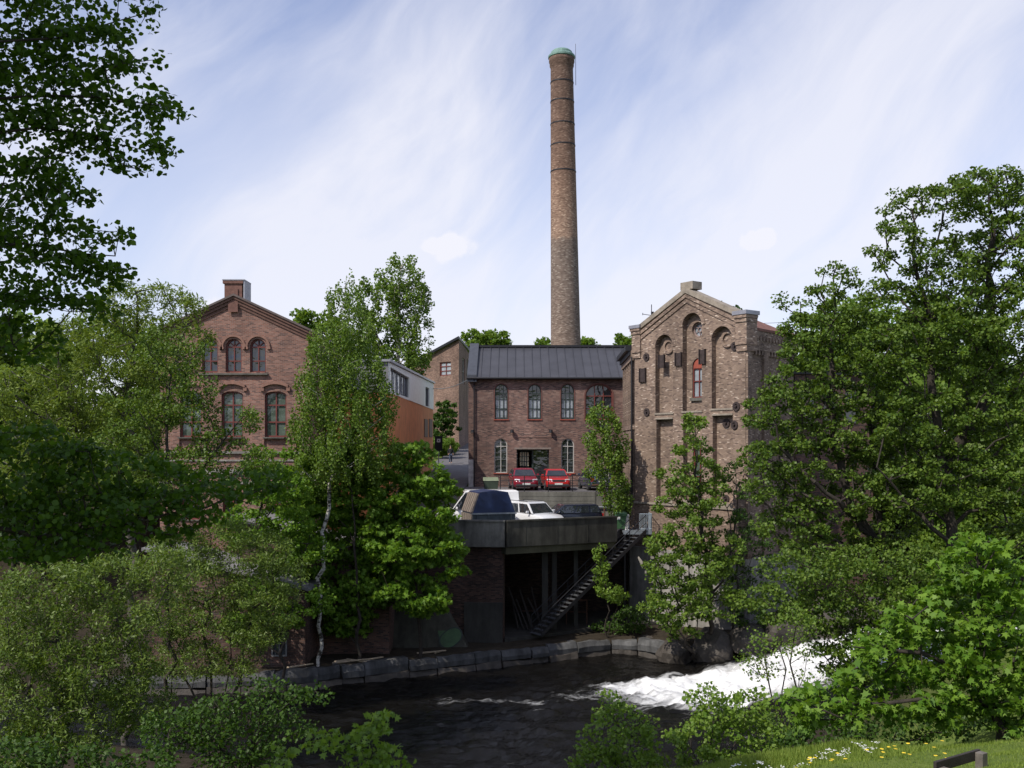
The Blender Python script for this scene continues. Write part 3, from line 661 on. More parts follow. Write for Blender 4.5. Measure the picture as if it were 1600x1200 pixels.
# ---- tan brick gable-fronted mill tower on the right
def tower():
    A = (7.55, 59.0); B = (12.65, 52.0); f = Face(A, B); W = f.w
    dv = Vector((.66, .75)).normalized(); C = tuple(Vector(B)+dv*5.9); D_ = (15.2, 67.5); E = (7.85, 67.0)
    org = (11.0, 59.0, -5.0)
    root = thing('brick_mill', 'tan brick mill with stepped gable, blind arches and round window above the river', 'building', org)
    base = -6.2
    apx = f.px(1078, 453); ap = (W*.5, 8.95)
    s0 = f.px(1001, 512); s1 = f.px(1148, 489)
    zL = zR = 6.9
    outer = [(0, base), (W, base), (W, zR), (W*.5, 8.75), (0, zL)]
    # recessed panels
    def R_(x0, x1, y0, y1): return f.rect(x0, x1, y0, y1)
    P1 = R_(1024, 1051.5, 523, 645); P2 = R_(1066.5, 1096.5, 489, 642); P3 = R_(1112, 1144.5, 510, 638)
    Q = [R_(1025.5, 1051.5, 655, 778), R_(1067.5, 1096.5, 652.5, 781), R_(1113.5, 1145, 649, 785)]
    pans = [arch(*p) for p in (P1, P2, P3)]; qans = [arch(*q, 0) for q in Q]
    W1 = R_(1075, 1093.5, 559, 621); w1 = Win(f, W1, None, .50)
    oc = f.px(1083.5, 514); oculus = circle(oc[0], oc[1], .46, .44)
    wq = Win(f, R_(1076, 1095, 690, 772), 0, .52)
    mb = MB(); dp = -.36
    f.sheet(mb, outer, pans+qans, 0)
    for l in pans+qans: f.reveal(mb, l, 0, dp)
    f.sheet(mb, pans[0], [], dp); f.sheet(mb, pans[2], [], dp); f.sheet(mb, pans[1], [w1.line, oculus], dp)
    f.reveal(mb, w1.line, dp, -.7); f.reveal(mb, oculus, dp, -.65)
    for i, l in enumerate(qans): f.sheet(mb, l, [wq.line] if i == 1 else [], dp)
    f.reveal(mb, wq.line, dp, -.7)
    # other walls
    for a, b, z in ((B, C, 6.4), (C, D_, 6.4), (D_, E, 6.4), (E, A, 6.0)):
        mb.add([(a[0], a[1], base), (b[0], b[1], base), (b[0], b[1], z), (a[0], a[1], z)], [(0, 1, 2, 3)])
    mb.build('wall', M['brick_tan'], root, org)
    # blind roundels inside the outer arches
    for px, py, rr in ((1039, 541, .44), (1131, 529, .47)):
        u, v = f.px(px, py); m = MB(); o_ = circle(u, v, rr, rr); i_ = circle(u, v, rr-.16, rr-.16)
        f.ring(m, o_, i_, dp+.002, dp+.10); m.build('roundel', M['brick_tan'], root, org)
    # brick arches round the panels
    for p in (P1, P2, P3):
        m = MB(); r_ = (p[1]-p[0])/2; sp = p[3]-r_; c = (p[0]+p[1])/2; n = 20
        oo = [(c+(r_+.26)*math.cos(math.pi*i/n), sp+(r_+.26)*math.sin(math.pi*i/n)) for i in range(n+1)]
        ii = [(c+(r_+.01)*math.cos(math.pi*i/n), sp+(r_+.01)*math.sin(math.pi*i/n)) for i in range(n+1)]
        for i in range(n):
            q = [ii[i], oo[i], oo[i+1], ii[i+1]]; f.slab(m, q, .003, .035)
        m.build('arch_ring', M['brick_tan'], root, org)
    # sills, string courses
    for p in (P1, P2, P3): m = MB(); f.bar(m, p[0]-.04, p[1]+.05, p[2]-.10, p[2], dp+.01, .05); m.build('panel_sill', M['sandstone'], root, org)
    for q in Q:
        m = MB(); f.bar(m, q[0]-.03, q[1]+.02, q[3], q[3]+.10, dp+.01, .05); m.build('ledge', M['sandstone'], root, org)
        m = MB(); f.bar(m, q[0]-.02, q[1]+.02, q[2]-.28, q[2]-.04, dp+.02, .06); m.build('ledge', M['sandstone'], root, org)
    m = MB(); f.bar(m, .02, W-.02, Q[1][2]-.42, Q[1][2]-.3, .004, .09)
    m.build('string_course', M['sandstone'], root, org)
    # windows
    o = w1.build(root, org, M['red_wood'], M['glass_white'], .07, (.5,), (.42, .74), M['concrete_dark'], sill_h=.18, sill_out=-.24)
    t = MB(); b = W1; sp = b[3]-(b[1]-b[0])/2*1.25
    l = [(x, max(y, sp)) for x, y in arch(b[0]+.06, b[1]-.06, b[2], b[3]-.06)][1:]
    l = [(b[0]+.06, sp)]+[(b[1]-.06, sp)]+[q for q in arch(b[0]+.06, b[1]-.06, b[2], b[3]-.06)[2:]]
    f.slab(t, l, -.48, -.41); t.build('arch_panel', M['red_trim'], o, org)
    m = MB(); f.ring(m, oculus, circle(oc[0], oc[1], .39, .37), -.6, -.52)
    for k in range(6):
        a = math.pi/6+k*math.pi/3; p0 = f.P(oc[0]+.14*math.cos(a), oc[1]+.14*math.sin(a), -.56); p1 = f.P(oc[0]+.41*math.cos(a), oc[1]+.40*math.sin(a), -.56); m.tube(p0, p1, .022, n=5)
    f.ring(m, circle(oc[0], oc[1], .16, .16), circle(oc[0], oc[1], .12, .12), -.59, -.53)
    o2 = m.build('round_window', plain('pinkish tracery', (.26, .19, .175), .7), root, org); m = MB(); f.slab(m, circle(oc[0], oc[1], .45, .43), -.64, -.61); m.build('pane', M['glass_white'], o2, org)
    wq.build(root, org, M['red_wood'], M['glass_green'], .07, (.5,), (.33, .66), M['concrete_dark'])
    # gable copings, mouldings, stub
    def slope(m, u0, v0, u1, v1, th, d0, d1):
        f.slab(m, [(u0, v0), (u1, v1), (u1, v1+th), (u0, v0+th)] if u1 > u0 else [(u1, v1), (u0, v0), (u0, v0+th), (u1, v1+th)], d0, d1)
    m = MB(); zc = 8.75
    for ua, ub, za in ((0.45, W*.5, zL+.1), (W-.45, W*.5, zR+.1)): slope(m, ua, za+.18*0+.0, ub, zc+.02, .30, -.55, .14)
    m.build('coping', M['sandstone'], root, org)
    m = MB()
    for ua, ub, za in ((0.5, W*.5, zL-.22), (W-.5, W*.5, zR-.22)):
        slope(m, ua, za, ub, zc-.24, .20, .004, .12); slope(m, ua, za-.30, ub, zc-.54, .24, .004, .06)
    m.build('moulding', M['brick_tan'], root, org)
    m = MB(); f.bar(m, W*.5-.48, W*.5+.48, 8.98, 9.42, -.75, .02); m.build('gable_stub', M['sandstone'], root, org)
    # corner pilasters (corbelled)
    for u0, u1, z0, z1 in ((-.10, .52, (HY-560)/F*59, (HY-509)/F*59), (W-.55, W+.12, (HY-548)/F*52, (HY-485)/F*52)):
        h = z1-z0; m = MB()
        for a, b, e in ((0, .16, .06), (.16, .26, .12), (.26, .72, .10), (.72, .82, .16), (.82, .9, .22)):
            f.bar(m, u0-e*.5, u1+e*.5, z0+h*a, z0+h*b, -.75, e+.02)
        o = m.build('corner_turret', M['brick_tan'], root, org)
        m = MB(); f.bar(m, u0-.16, u1+.16, z0+h*.9+.003, z0+h, -.85, .28); m.build('turret_cap', M['lead'], o, org)
    # iron anchors
    for (x0, x1, y0, y1) in ((1002, 1009, 576, 597), (1032, 1038.5, 555, 575), (1058, 1065, 551.5, 571.5), (1095.5, 1102, 546.5, 568.5)):
        b = R_(x0, x1, y0, y1); m = MB(); f.bar(m, b[0], b[1], b[2], b[3], .004, .10); f.bar(m, b[0]-.07, b[0]-.01, b[2]-.03, b[3]+.03, .004, .16); f.bar(m, b[1]+.01, b[1]+.07, b[2]-.03, b[3]+.03, .004, .16)
        m.build('iron_anchor', M['iron'], root, org)
    for px, py, rr in ((1010.5, 558, .24), (1011, 644, .24), (1148.5, 541, .25), (1151, 635, .25), (1128.5, 661, .26), (1148, 664, .24), (1128, 780, .24)):
        u, v = f.px(px, py); d = dp if (px in (1128.5, 1128)) else 0; m = MB()
        f.ring(m, circle(u, v, rr, rr, 16), circle(u, v, rr*.55, rr*.55, 16), d+.004, d+.07); f.slab(m, circle(u, v, rr*.55, rr*.55, 16), d+.003, d+.03); m.tube(f.P(u, v, d+.03), f.P(u, v, d+.15), .06, n=8)
        m.build('anchor_plate', M['iron'], root, org)
    dn = MB(); u = -.22; dn.path([f.P(u, 5.7, -.25), f.P(u, 5.4, .05), f.P(u, -3.6, .05)], .06); dn.build('downpipe', M['black_metal'], root, org)
    # left side wall: pilaster strips, long narrow windows
    g = Face(E, A); 
    m = MB()
    for k in range(6): u = g.w-.5-k*1.35; g.bar(m, u-.22, u+.22, base, 5.2, .004, .16)
    g.bar(m, 0, g.w-.1, 5.2, 5.8, .005, .22); g.bar(m, 0, g.w-.1, .95, 1.25, .006, .19)
    m.build('pilaster', M['brick_tan'], root, org)
    for k in range(5):
        u = g.w-1.18-k*1.35
        for v0, v1 in ((-2.6, .8), (1.5, 4.8)):
            m = MB(); g.bar(m, u-.36, u+.36, v0, v1, .005, .035); g.bar(m, u-.03, u+.03, v0, v1, .036, .05); m.build('side_window', M['glass'], root, org)
    m = MB(); g.bar(m, -.1, g.w-.3, 5.82, 6.12, .01, .55); g.bar(m, -.1, g.w-.35, 5.55, 5.82, .02, .33); m.build('eave', M['black_metal'], root, org)
    # right side wall: pilasters and corbel table
    h = Face(B, C); m = MB()
    for u in (0.0, 1.9, 3.9): h.bar(m, u+.02, u+.5, base, 5.2, .004, .14)
    h.bar(m, .02, h.w, 5.2, 6.35, .005, .16)
    for k in range(15): h.bar(m, .5+k*.38, .68+k*.38, 4.95, 5.2, .004, .15)
    for k in range(15): h.bar(m, .5+k*.38, .68+k*.38, 5.75, 5.98, .161, .24)
    m.build('corbel_table', M['brick_tan'], root, org)
    # roof
    F_ = f.P(W*.5, 0, -1.2)[:2]; Rr = (12.4, 62.5); za = 8.72
    ins = lambda p, z: (p[0], p[1], z)
    Aw = f.P(-.3, 0, -1.0); Bw = Vector(B)+Vector((.12, -.12))+dv*1.0; Cw = Vector(C)+dv*.3+Vector((.25, -.25))
    vs = [(Aw[0], Aw[1], 6.05), ins(Bw, 6.42), ins(Cw, 6.42), (D_[0]+.3, D_[1]+.3, 6.42), (E[0]-.4, E[1]+.3, 6.05), (F_[0], F_[1], za), (Rr[0], Rr[1], za)]
    n = len(vs); vs2 = vs+[(x, y, z-.14) for x, y, z in vs]
    fs = [(1, 2, 6, 5), (2, 3, 6), (3, 4, 6), (4, 0, 5, 6), (0, 1, 5)]
    m = MB(); m.add(vs2, fs+[tuple(reversed([i+n for i in q])) for q in fs]+[(i, i+n, (i+1) % 5+n, (i+1) % 5) for i in range(5)])
    m.build('roof', M['roof_red'], root, org)
    # stone footing down to the water
    ft = MB(); off = .25
    pl = [f.P(-.2, 0, .25)[:2], f.P(W+.2, 0, .25)[:2], tuple(Vector(C)+Vector((.2, -.2))), D_, E]
    ft.prism(pl, -12.6, base+.004); ft.build('foundation', M['stone'], root, org)
    return root, f
_, TF = tower()
def annex():
    org = (18.5, 60, -5); root = thing('brick_annex', 'low dark flat-topped brick annex at the right of the tan mill', 'building', org)
    pts = [(16.75, 56.9), (22, 58.5), (21, 66), (15.9, 64)]; m = MB(); m.prism(pts, -9.5, 4.2); m.build('wall', M['brick_old'], root, org)
    m = MB(); m.prism([(16.6, 56.7), (22.2, 58.3), (21.2, 66.2), (15.7, 64.2)], 4.204, 4.4); m.build('roof', M['black_metal'], root, org)
    m = MB(); g = Face(pts[0], pts[1]); 
    for u in (.5, 2.0, 3.5): m = MB(); g.bar(m, u, u+.8, 1.3, 3.2, .004, .05); m.build('window', M['glass'], root, org)
annex()
def antenna():
    p = at(1018, 492, 60); root = thing('roof_antenna', 'small dark aerial on the left slope of the tan mill roof', 'aerial', (p.x, p.y, p.z-.9))
    m = MB(); m.tube((0, 0, 0), (0, 0, 1.55), .025, n=6); m.tube((-.55, 0, .95), (.1, 0, .85), .02, n=6); m.box(-.03, .14, -.05, .05, .9, 1.1); m.tube((-.55, 0, .88), (-.55, 0, 1.02), .02, n=6); m.build('mast', M['black_metal'], root)
antenna()

# ---- red brick gabled building on the left
def left_house():
    Yf = 54.0; s = F/Yf; f = Face(((250-CX)/s, Yf), ((484-CX)/s, Yf)); W = f.w; D = 15.0
    org = (-15.6, 60.0, -7.0); root = thing('brick_schoolhouse', 'red brick gabled house with arched windows and chimney at its peak', 'building', org)
    base = -10.8; eave = (HY-517)/s; ap = (HY-463)/s
    wins = []
    for px in (328, 365, 403): wins.append((Win(f, f.rect(px-12.5, px+12.5, 529.5, 581.5), None, .22), 'arch'))
    for px in (298, 363, 430.5): wins.append((Win(f, f.rect(px-17, px+17, 611.5, 683), .22, .24), 'seg'))
    for px in (298, 363, 430.5): wins.append((Win(f, f.rect(px-15, px+15, 765, 812), .16, .24), 'base'))
    ap_pan = [arch(*f.rect(px-18, px+18, 687, 703), 0) for px in (298, 363, 430.5)]
    mb = MB(); outer = [(0, base), (W, base), (W, eave), (W*.5, ap), (0, eave)]
    f.sheet(mb, outer, [w.line for w, _ in wins]+ap_pan, 0)
    for w, _ in wins: f.reveal(mb, w.line, 0, -.36)
    for l in ap_pan: f.reveal(mb, l, 0, -.12); f.sheet(mb, l, [], -.12)
    x0, x1 = f.a.x, f.b.x
    mb.add([(x1, Yf, base), (x1, Yf+D, base), (x1, Yf+D, eave), (x1, Yf, eave)], [(0, 1, 2, 3)])
    mb.add([(x0, Yf+D, base), (x0, Yf, base), (x0, Yf, eave), (x0, Yf+D, eave)], [(0, 1, 2, 3)])
    mb.add([(x1, Yf+D, base), (x0, Yf+D, base), (x0, Yf+D, eave), ((x0+x1)/2, Yf+D, ap), (x1, Yf+D, eave)], [(0, 1, 2, 3, 4)])
    mb.build('wall', M['brick_red'], root, org)
    # gable mouldings
    m = MB()
    for sgn in (-1, 1):
        u0 = 0 if sgn < 0 else W; oo = .25*sgn
        for dz, th, d1 in ((-.16, .16, .22), (-.34, .18, .14), (-.52, .18, .07)):
            pts = [(u0+oo, eave+dz-.25*(ap-eave)/(W/2)), (W*.5, ap+dz), (W*.5, ap+dz+th), (u0+oo, eave+dz+th-.25*(ap-eave)/(W/2))]
            if sgn > 0: pts = pts[::-1]
            f.slab(m, pts, .003, d1)
    m.build('gable_moulding', plain('dark brick moulding', (.13, .07, .055), .9, 0, .3, 4), root, org)
    # roof
    m = MB(); xm = (x0+x1)/2; k = (ap-eave)/(W/2); ov = .35; ya, yb = Yf-.30, Yf+D+.3
    top = [(x0-ov, eave-k*ov), (xm, ap), (x1+ov, eave-k*ov)]
    vs = [(x, y, z+dz) for y in (ya, yb) for dz in (.0, .12) for x, z in top]
    m.add(vs, [(3, 4, 10, 9), (4, 5, 11, 10), (1, 0, 6, 7), (2, 1, 7, 8), (0, 1, 4, 3), (1, 2, 5, 4), (7, 6, 9, 10), (8, 7, 10, 11), (0, 3, 9, 6), (2, 8, 11, 5)])
    rf = m.build('roof', plain('brown roof sheet', (.10, .075, .07), .7, 0, .25, 2), root, org)
    u0, u1 = f.px(351.5, 460)[0], f.px(379, 460)[0]; zt = (HY-438)/s
    m = MB(); f.bar(m, u0, u1, ap-.55, zt-.2, -1.1, .10); f.bar(m, u0-.08, u1+.08, zt-.2, zt-.03, -1.18, .17); f.bar(m, u0+.22, u1-.22, ap-.9, zt-.5, .101, .16)
    ch = m.build('chimney', plain('chimney brick', (.15, .075, .06), .9, 0, .3, 5), rf, org)
    m = MB(); f.bar(m, u1+.002+.08, u1+.16, ap-.3, zt-.04, -1.15, .14); f.bar(m, u0-.1, u1+.16, zt-.027, zt+.03, -1.2, .19); m.build('flashing', M['lead'], ch, org)
    # hoods, sills, courses
    hm = plain('moulded brick', (.23, .125, .095), .9, 0, .25, 5)
    for w, kd in wins:
        m = MB(); b = w.b; n = 16; c = (b[0]+b[1])/2; hw = (b[1]-b[0])/2
        if kd == 'arch':
            r0, r1 = hw+.12, hw+.24; sp = b[3]-hw
            for i in range(n):
                a0, a1 = math.pi*i/n, math.pi*(i+1)/n
                f.slab(m, [(c+r0*math.cos(a0), sp+r0*math.sin(a0)), (c+r1*math.cos(a0), sp+r1*math.sin(a0)), (c+r1*math.cos(a1), sp+r1*math.sin(a1)), (c+r0*math.cos(a1), sp+r0*math.sin(a1))], .003, .10)
            for q in (-1, 1): f.bar(m, c+q*(r0+r1)/2-.09, c+q*(r0+r1)/2+.09, sp-.14, sp, .003, .12)
            m.build('hood_mould', hm, root, org)
        elif kd == 'seg':
            h0 = hw+.12
            for i in range(n):
                x_ = [-h0+2*h0*j/n for j in (i, i+1)]; z_ = [b[3]+.20+.20*(1-(q/h0)**2) for q in x_]
                f.slab(m, [(c+x_[0], z_[0]), (c+x_[1], z_[1]), (c+x_[1], z_[1]+.17), (c+x_[0], z_[0]+.17)], .003, .16)
            for q in (-1, 1): f.bar(m, c+q*h0-.1, c+q*h0+.1, b[3]+.02, b[3]+.22, .003, .13)
            m.build('hood_mould', hm, root, org)
    m = MB(); u0 = f.px(308, 580)[0]; u1 = f.px(419, 580)[0]; v = (HY-583.5)/s; f.bar(m, u0, u1, v-.09, v, .003, .17); m.build('long_sill', M['concrete_dark'], root, org)
    m = MB()
    for py, h, d in ((705, .14, .13), (718, .10, .06), (733, .28, .10), (752, .15, .05)): v = (HY-py)/s; f.bar(m, -.04, W+.04, v-h, v, .003, d)
    m.build('stone_course', M['stone'], root, org)
    for w, kd in wins:
        if kd == 'arch': w.build(root, org, M['red_wood'], M['glass'], .075, (.5,), (.34,), None, fan=True)
        elif kd == 'seg': w.build(root, org, M['red_wood'], M['glass_green'], .09, (.5,), (.33, .70), M['concrete_dark'], sill_out=.12)
        else: w.build(root, org, M['red_wood'], M['glass'], .08, (.5,), (.5,), M['concrete_dark'])
left_house()

# ---- low outbuilding with stepped grey roofs in front of it
def outbuilding():
    org = (-12, 50, -10.7); root = thing('brick_outbuilding', 'low brick outbuilding with stepped grey felt roofs by the river', 'building', org)
    m = MB()
    m.box(-17.5, -10.0, 46.4, 53.9, -11.2, -8.0); m.add([(-17.5, 46.4, -8), (-10, 46.4, -8), (-10, 46.4, -7.0), (-17.5, 46.4, -5.2)], [(0, 1, 2, 3)])
    m.add([(-10, 46.4, -8), (-10, 53.9, -8), (-10, 53.9, -7.0), (-10, 46.4, -7.0)], [(0, 1, 2, 3)])
    m.box(-9.997, -6.3, 49.2, 53.9, -11.2, -6.9)
    m.build('wall', M['brick_old'], root, org)
    m = MB(); m.hexa([(-17.8, 46.1, -5.1), (-9.7, 46.1, -7.05), (-9.7, 50.5, -7.05), (-17.8, 50.5, -5.1)], [(-17.8, 46.1, -4.95), (-9.7, 46.1, -6.9), (-9.7, 50.5, -6.9), (-17.8, 50.5, -4.95)])
    m.build('roof', M['roof_grey'], root, org)
    m = MB(); m.hexa([(-14.2, 48.6, -3.72), (-8.6, 48.6, -5.38), (-8.6, 53.95, -5.38), (-14.2, 53.95, -3.72)], [(-14.2, 48.6, -3.58), (-8.6, 48.6, -5.24), (-8.6, 53.95, -5.24), (-14.2, 53.95, -3.58)])
    o = m.build('upper_roof', M['roof_grey'], root, org)
    m = MB(); m.tube((-14.2, 48.52, -3.72), (-8.5, 48.52, -5.40), .09, n=8); m.build('gutter', M['black_metal'], o, org)
    m = MB(); m.add([(-13.9, 49.0, -6.9), (-8.9, 49.0, -6.9), (-8.9, 49.0, -5.38), (-13.9, 49.0, -3.95), (-13.9, 53.9, -6.9), (-8.9, 53.9, -6.9), (-8.9, 53.9, -5.38), (-13.9, 53.9, -3.95)], [(0, 1, 2, 3), (1, 5, 6, 2), (4, 0, 3, 7)])
    m.build('upper_wall', M['brick_old'], root, org)
    g = Face((-17.5, 46.4), (-10, 46.4))
    for u in (5.9,):
        w = Win(g, (u, u+.75, -10.2, -8.75), 0, -.07); w.build(root, org, M['grey_panel'], M['glass'], .07, (.5,), (.5,), None)
    m = MB()
    for k in range(4): x = -11.55+k*.22; m.tube((x, 45.9, -8.6), (x, 45.9, -7.5), .022, n=5)
    for z in (-8.55, -8.05, -7.55): m.tube((-11.6, 45.9, z), (-10.8, 45.9, z), .022, n=5)
    for x in (-11.55, -10.89): m.tube((x, 45.9, -8.05), (x, 46.4, -8.05), .022, n=5)
    m.build('rail_grille', M['red_wood'], root, org)
outbuilding()

# ---- orange rendered building with white upper band
def orange_house():
    a = (-7.5, 58.0); b = (-7.07, 86.0); f = Face(a, b); org = (-9, 66, -3.3)
    root = thing('orange_house', 'orange rendered house with white upper band and slanting roof', 'building', org)
    L = f.w; v = lambda px, py: f.px(px, py)
    zt0 = v(606.5, 566)[1]; zt1 = v(676, 599)[1]; zm0 = v(606.5, 613)[1]; zm1 = v(676, 640)[1]; base = -5.4
    m = MB(); f.sheet(m, [(0, base), (L, base), (L, zm1), (0, zm0)], [], 0)
    xl = -11.2
    m.add([(xl, 58, base), (a[0], 58, base), (a[0], 58, zm0), (xl, 58, zm0)], [(0, 1, 2, 3)])
    m.add([(b[0], 86, base), (xl, 86, base), (xl, 86, zm1), (b[0], 86, zm1)], [(0, 1, 2, 3)])
    m.build('wall', M['orange'], root, org)
    # white band with window openings
    w1 = [v(609, 574.5), v(609, 613-.5), v(638.5, 622), v(638.5, 591)]
    p = [(v(609, 600)[0], v(609, 573.5)[1]), (v(609, 600)[0], v(609, 611)[1]), (v(638.5, 600)[0], v(638.5, 622)[1]), (v(638.5, 600)[0], v(638.5, 590.5)[1])]
    q = [(v(664, 600)[0], v(664, 604)[1]), (v(664, 600)[0], v(664, 634)[1]), (v(670, 600)[0], v(670, 636)[1]), (v(670, 600)[0], v(670, 607)[1])]
    holes = [[h[1], h[2], h[3], h[0]] for h in (p, q)]
    m = MB(); f.sheet(m, [(0, zm0+.003), (L, zm1+.003), (L, zt1), (0, zt0)], holes, .05); f.reveal(m, [(0, zm0+.003), (L, zm1+.003), (L, zt1), (0, zt0)], .05, 0, False)
    for h in holes: f.reveal(m, h, .05, -.2)
    m.build('upper_band', M['white_panel'], root, org)
    for i, h in enumerate(holes):
        m = MB(); cu = sum(x for x, _ in h)/4; cv = sum(y for _, y in h)/4
        f.ring(m, h, [(cu+(x-cu)*.95, cv+(y-cv)*.93) for x, y in h], -.18, -.06)
        (ua, va), (ub, vb), (uc, vc), (ud, vd) = h
        for t in ((.2, .4, .6, .8) if i == 0 else ()):
            u = ua+(ub-ua)*t; f.bar(m, u-.05, u+.05, va+(vb-va)*t+.05, vd+(vc-vd)*t-.05, -.17, -.08)
        o = m.build('window', M['grey_panel'], root, org); m = MB(); f.slab(m, h, -.24, -.20); m.build('pane', M['glass_white'], o, org)
    m = MB(); m.add([(xl, 57.97, zm0+.003), (a[0]+.02, 57.97, zm0+.003), (a[0]+.02, 57.97, zt0+.02), (xl, 57.97, zt0+.02), (xl, 57.999, zm0+.003), (a[0]+.02, 57.999, zm0+.003), (a[0]+.02, 57.999, zt0+.02), (xl, 57.999, zt0+.02)],
        [(0, 1, 2, 3), (1, 5, 6, 2), (4, 0, 3, 7), (3, 2, 6, 7), (0, 4, 5, 1)]); m.build('front_cladding', M['grey_panel'], root, org)
    m = MB(); m.hexa([(xl, 57.8, zt0+.02), (a[0]+.18, 57.8, zt0+.02), (b[0]+.18, 86.2, zt1+.02), (xl, 86.2, zt1+.02)], [(xl, 57.8, zt0+.16), (a[0]+.18, 57.8, zt0+.16), (b[0]+.18, 86.2, zt1+.16), (xl, 86.2, zt1+.16)]); m.build('roof', M['lead'], root, org)
    g = Face((xl, 58), a); m = MB()
    for px in (584, 597): u, vv = g.px(px, 600); g.bar(m, u-.09, u+.09, g.px(px, 625)[1], zm0-.05, .004, .03)
    m.build('slit_window', M['red_wood'], root, org)
    for x0, x1 in ((662.5, 667.5), (670, 675)):
        r = f.rect(x0, x1, 655, 683); m = MB(); f.bar(m, r[0], r[1], r[2], r[3], .004, .06); m.build('shutter', plain('brown shutter', (.14, .075, .05), .7), root, org)
orange_house()

# ---- brick house with the pointed corner up the road
def far_house():
    c = at(717, 695, 112); c0 = at(640, 695, 118); c1 = at(737, 695, 128); org = (c.x-3, 118, 0)
    root = thing('brick_warehouse', 'brown brick house with pointed corner gable at the top of the road', 'building', org)
    f = Face((c0.x, 118), (c.x, 112)); g = Face((c.x, 112), (c1.x, 128)); zap = (HY-531)/F*112
    ez = (HY-573)/F*118; ez2 = (HY-556)/F*128; base = -3
    wb = f.rect(687, 704.5, 565.5, 587); w = Win(f, wb, 0, .2); wb2 = f.rect(657, 664, 571, 585); w2 = Win(f, wb2, 0, .2)
    m = MB(); f.sheet(m, [(0, base), (f.w, base), (f.w, zap), (0, ez)], [w.line, w2.line], 0); f.reveal(m, w.line, 0, -.3); f.reveal(m, w2.line, 0, -.3)
    m.build('wall', M['brick_far'], root, org)
    gws = [Win(g, g.rect(722.6, 726.2, 560, 600), 0, .2), Win(g, g.rect(729.5, 732, 562, 598), 0, .2)]
    m = MB(); g.sheet(m, [(0, base), (g.w, base), (g.w, ez2), (0, zap)], [q.line for q in gws], 0)
    for q in gws: g.reveal(m, q.line, 0, -.3)
    m.build('side_wall', M['brick_far'], root, org)
    m = MB(); p = [(c0.x-.4, 117.7, ez-.05), (c.x, 111.5, zap+.1), (c1.x+.3, 128, ez2+.05), (c0.x+5, 136, ez)]
    m.add([*p, *[(x, y, z+.3) for x, y, z in p]], [(4, 5, 6, 7), (0, 1, 5, 4), (1, 2, 6, 5), (2, 3, 7, 6), (3, 0, 4, 7), (3, 2, 1, 0)]); m.build('roof', M['black_metal'], root, org)
    for q in (w, w2): q.build(root, org, M['red_wood'], M['glass_white'], .13, (.5,), (.35, .68), None)
    for q in gws: q.build(root, org, M['white_wood'], M['glass'], .1, (), (.5,), None)
    m = MB(); m.tube((c1.x-.6, 127.2, base), (c1.x-.6, 127.2, ez2), .25, n=8); m.build('downpipe', M['white_wood'], root, org)
far_house()

# ================================================================ RIVERSIDE STRUCTURES
def deck():
    zd = -5.12; c0 = at(789, 815, 52.0); rt = at(958, 808, 55.8); lf = (-8.6, 52.9)
    org = (-1, 57, zd); root = thing('concrete_deck', 'stained concrete parking deck with parapet over a dark undercroft', 'deck', org)
    P0 = (c0.x, 52.0); P1 = (rt.x+.1, 55.9)
    m = MB(); m.prism([lf, P0, P1, (7.6, 61.5), (-8.6, 61.5)], zd-.45, zd); m.build('slab', M['asphalt'], root, org)
    # parapets as thick plates with drip edge
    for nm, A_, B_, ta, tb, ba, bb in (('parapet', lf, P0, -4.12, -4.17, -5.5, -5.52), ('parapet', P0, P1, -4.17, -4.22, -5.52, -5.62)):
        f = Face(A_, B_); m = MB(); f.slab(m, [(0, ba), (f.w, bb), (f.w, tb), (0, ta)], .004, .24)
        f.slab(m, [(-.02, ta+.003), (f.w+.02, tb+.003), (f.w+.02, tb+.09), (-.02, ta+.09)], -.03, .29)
        if nm == 'parapet':
            for k in range(1, int(f.w/2.1)+1): f.bar(m, f.w-k*2.1-.012, f.w-k*2.1+.012, ba+.05, min(ta, tb)-.02, .241, .252)
        m.build(nm, M['concrete'] if A_ == lf else concrete('stained concrete', (.065, .063, .052), .7), root, org)  # right parapet: real streaks, plus the face's shade darkening the colour
    f = Face(P0, P1); m = MB(); f.slab(m, [(0, -5.93), (f.w, -6.0), (f.w, -5.64), (0, -5.55)], -.5, .12); m.build('edge_beam', concrete('mossy concrete', (.075, .072, .045), .5), root, org)
    for u, t in ((3.25, .17), (3.9, .14), (5.4, .12)):
        p = f.P(u, 0, -1.0); m = MB(); m.box(p[0]-t, p[0]+t, p[1]-t, p[1]+t, -11.2, -5.575); m.build('column', M['concrete_shaded'], root, org)
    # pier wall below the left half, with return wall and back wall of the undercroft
    g = Face((-8.6, 53.2), (P0[0]-.1, 52.3)); m = MB(); m.box(P0[0]-.9, P0[0]-.102, 53.2, 60.8, -11.2, -5.58); m.build('return_wall', M['brick_shaded'], root, org)
    m = MB(); m.box(P0[0]-.1, 9.0, 60.9, 61.4, -11.2, -5.58); m.build('back_wall', M['brick_shaded'], root, org)
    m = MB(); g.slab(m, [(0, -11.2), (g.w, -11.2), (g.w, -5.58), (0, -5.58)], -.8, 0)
    wl = m.build('pier_wall', brick('shadowed brick', [(0, (.03, .022, .02)), (.5, (.085, .045, .036)), (1, (.15, .085, .065))], (.08, .065, .058), stain=(.4, 1.0)), root, org)  # brick colour darkened to stand in for the bank's deep shadow
    m = MB(); g.bar(m, g.w-2.15, g.w-.02, -11.2, -8.6, .004, .10); m.build('render_patch', M['concrete_shaded'], wl, org)
    m = MB(); m.prism([(-.4, 52.2), (P1[0], 56.1), (9, 57), (9, 60.8), (-.4, 60.8)], -11.3, -10.55); m.build('undercroft_floor', M['concrete_shaded'], root, org)
deck()
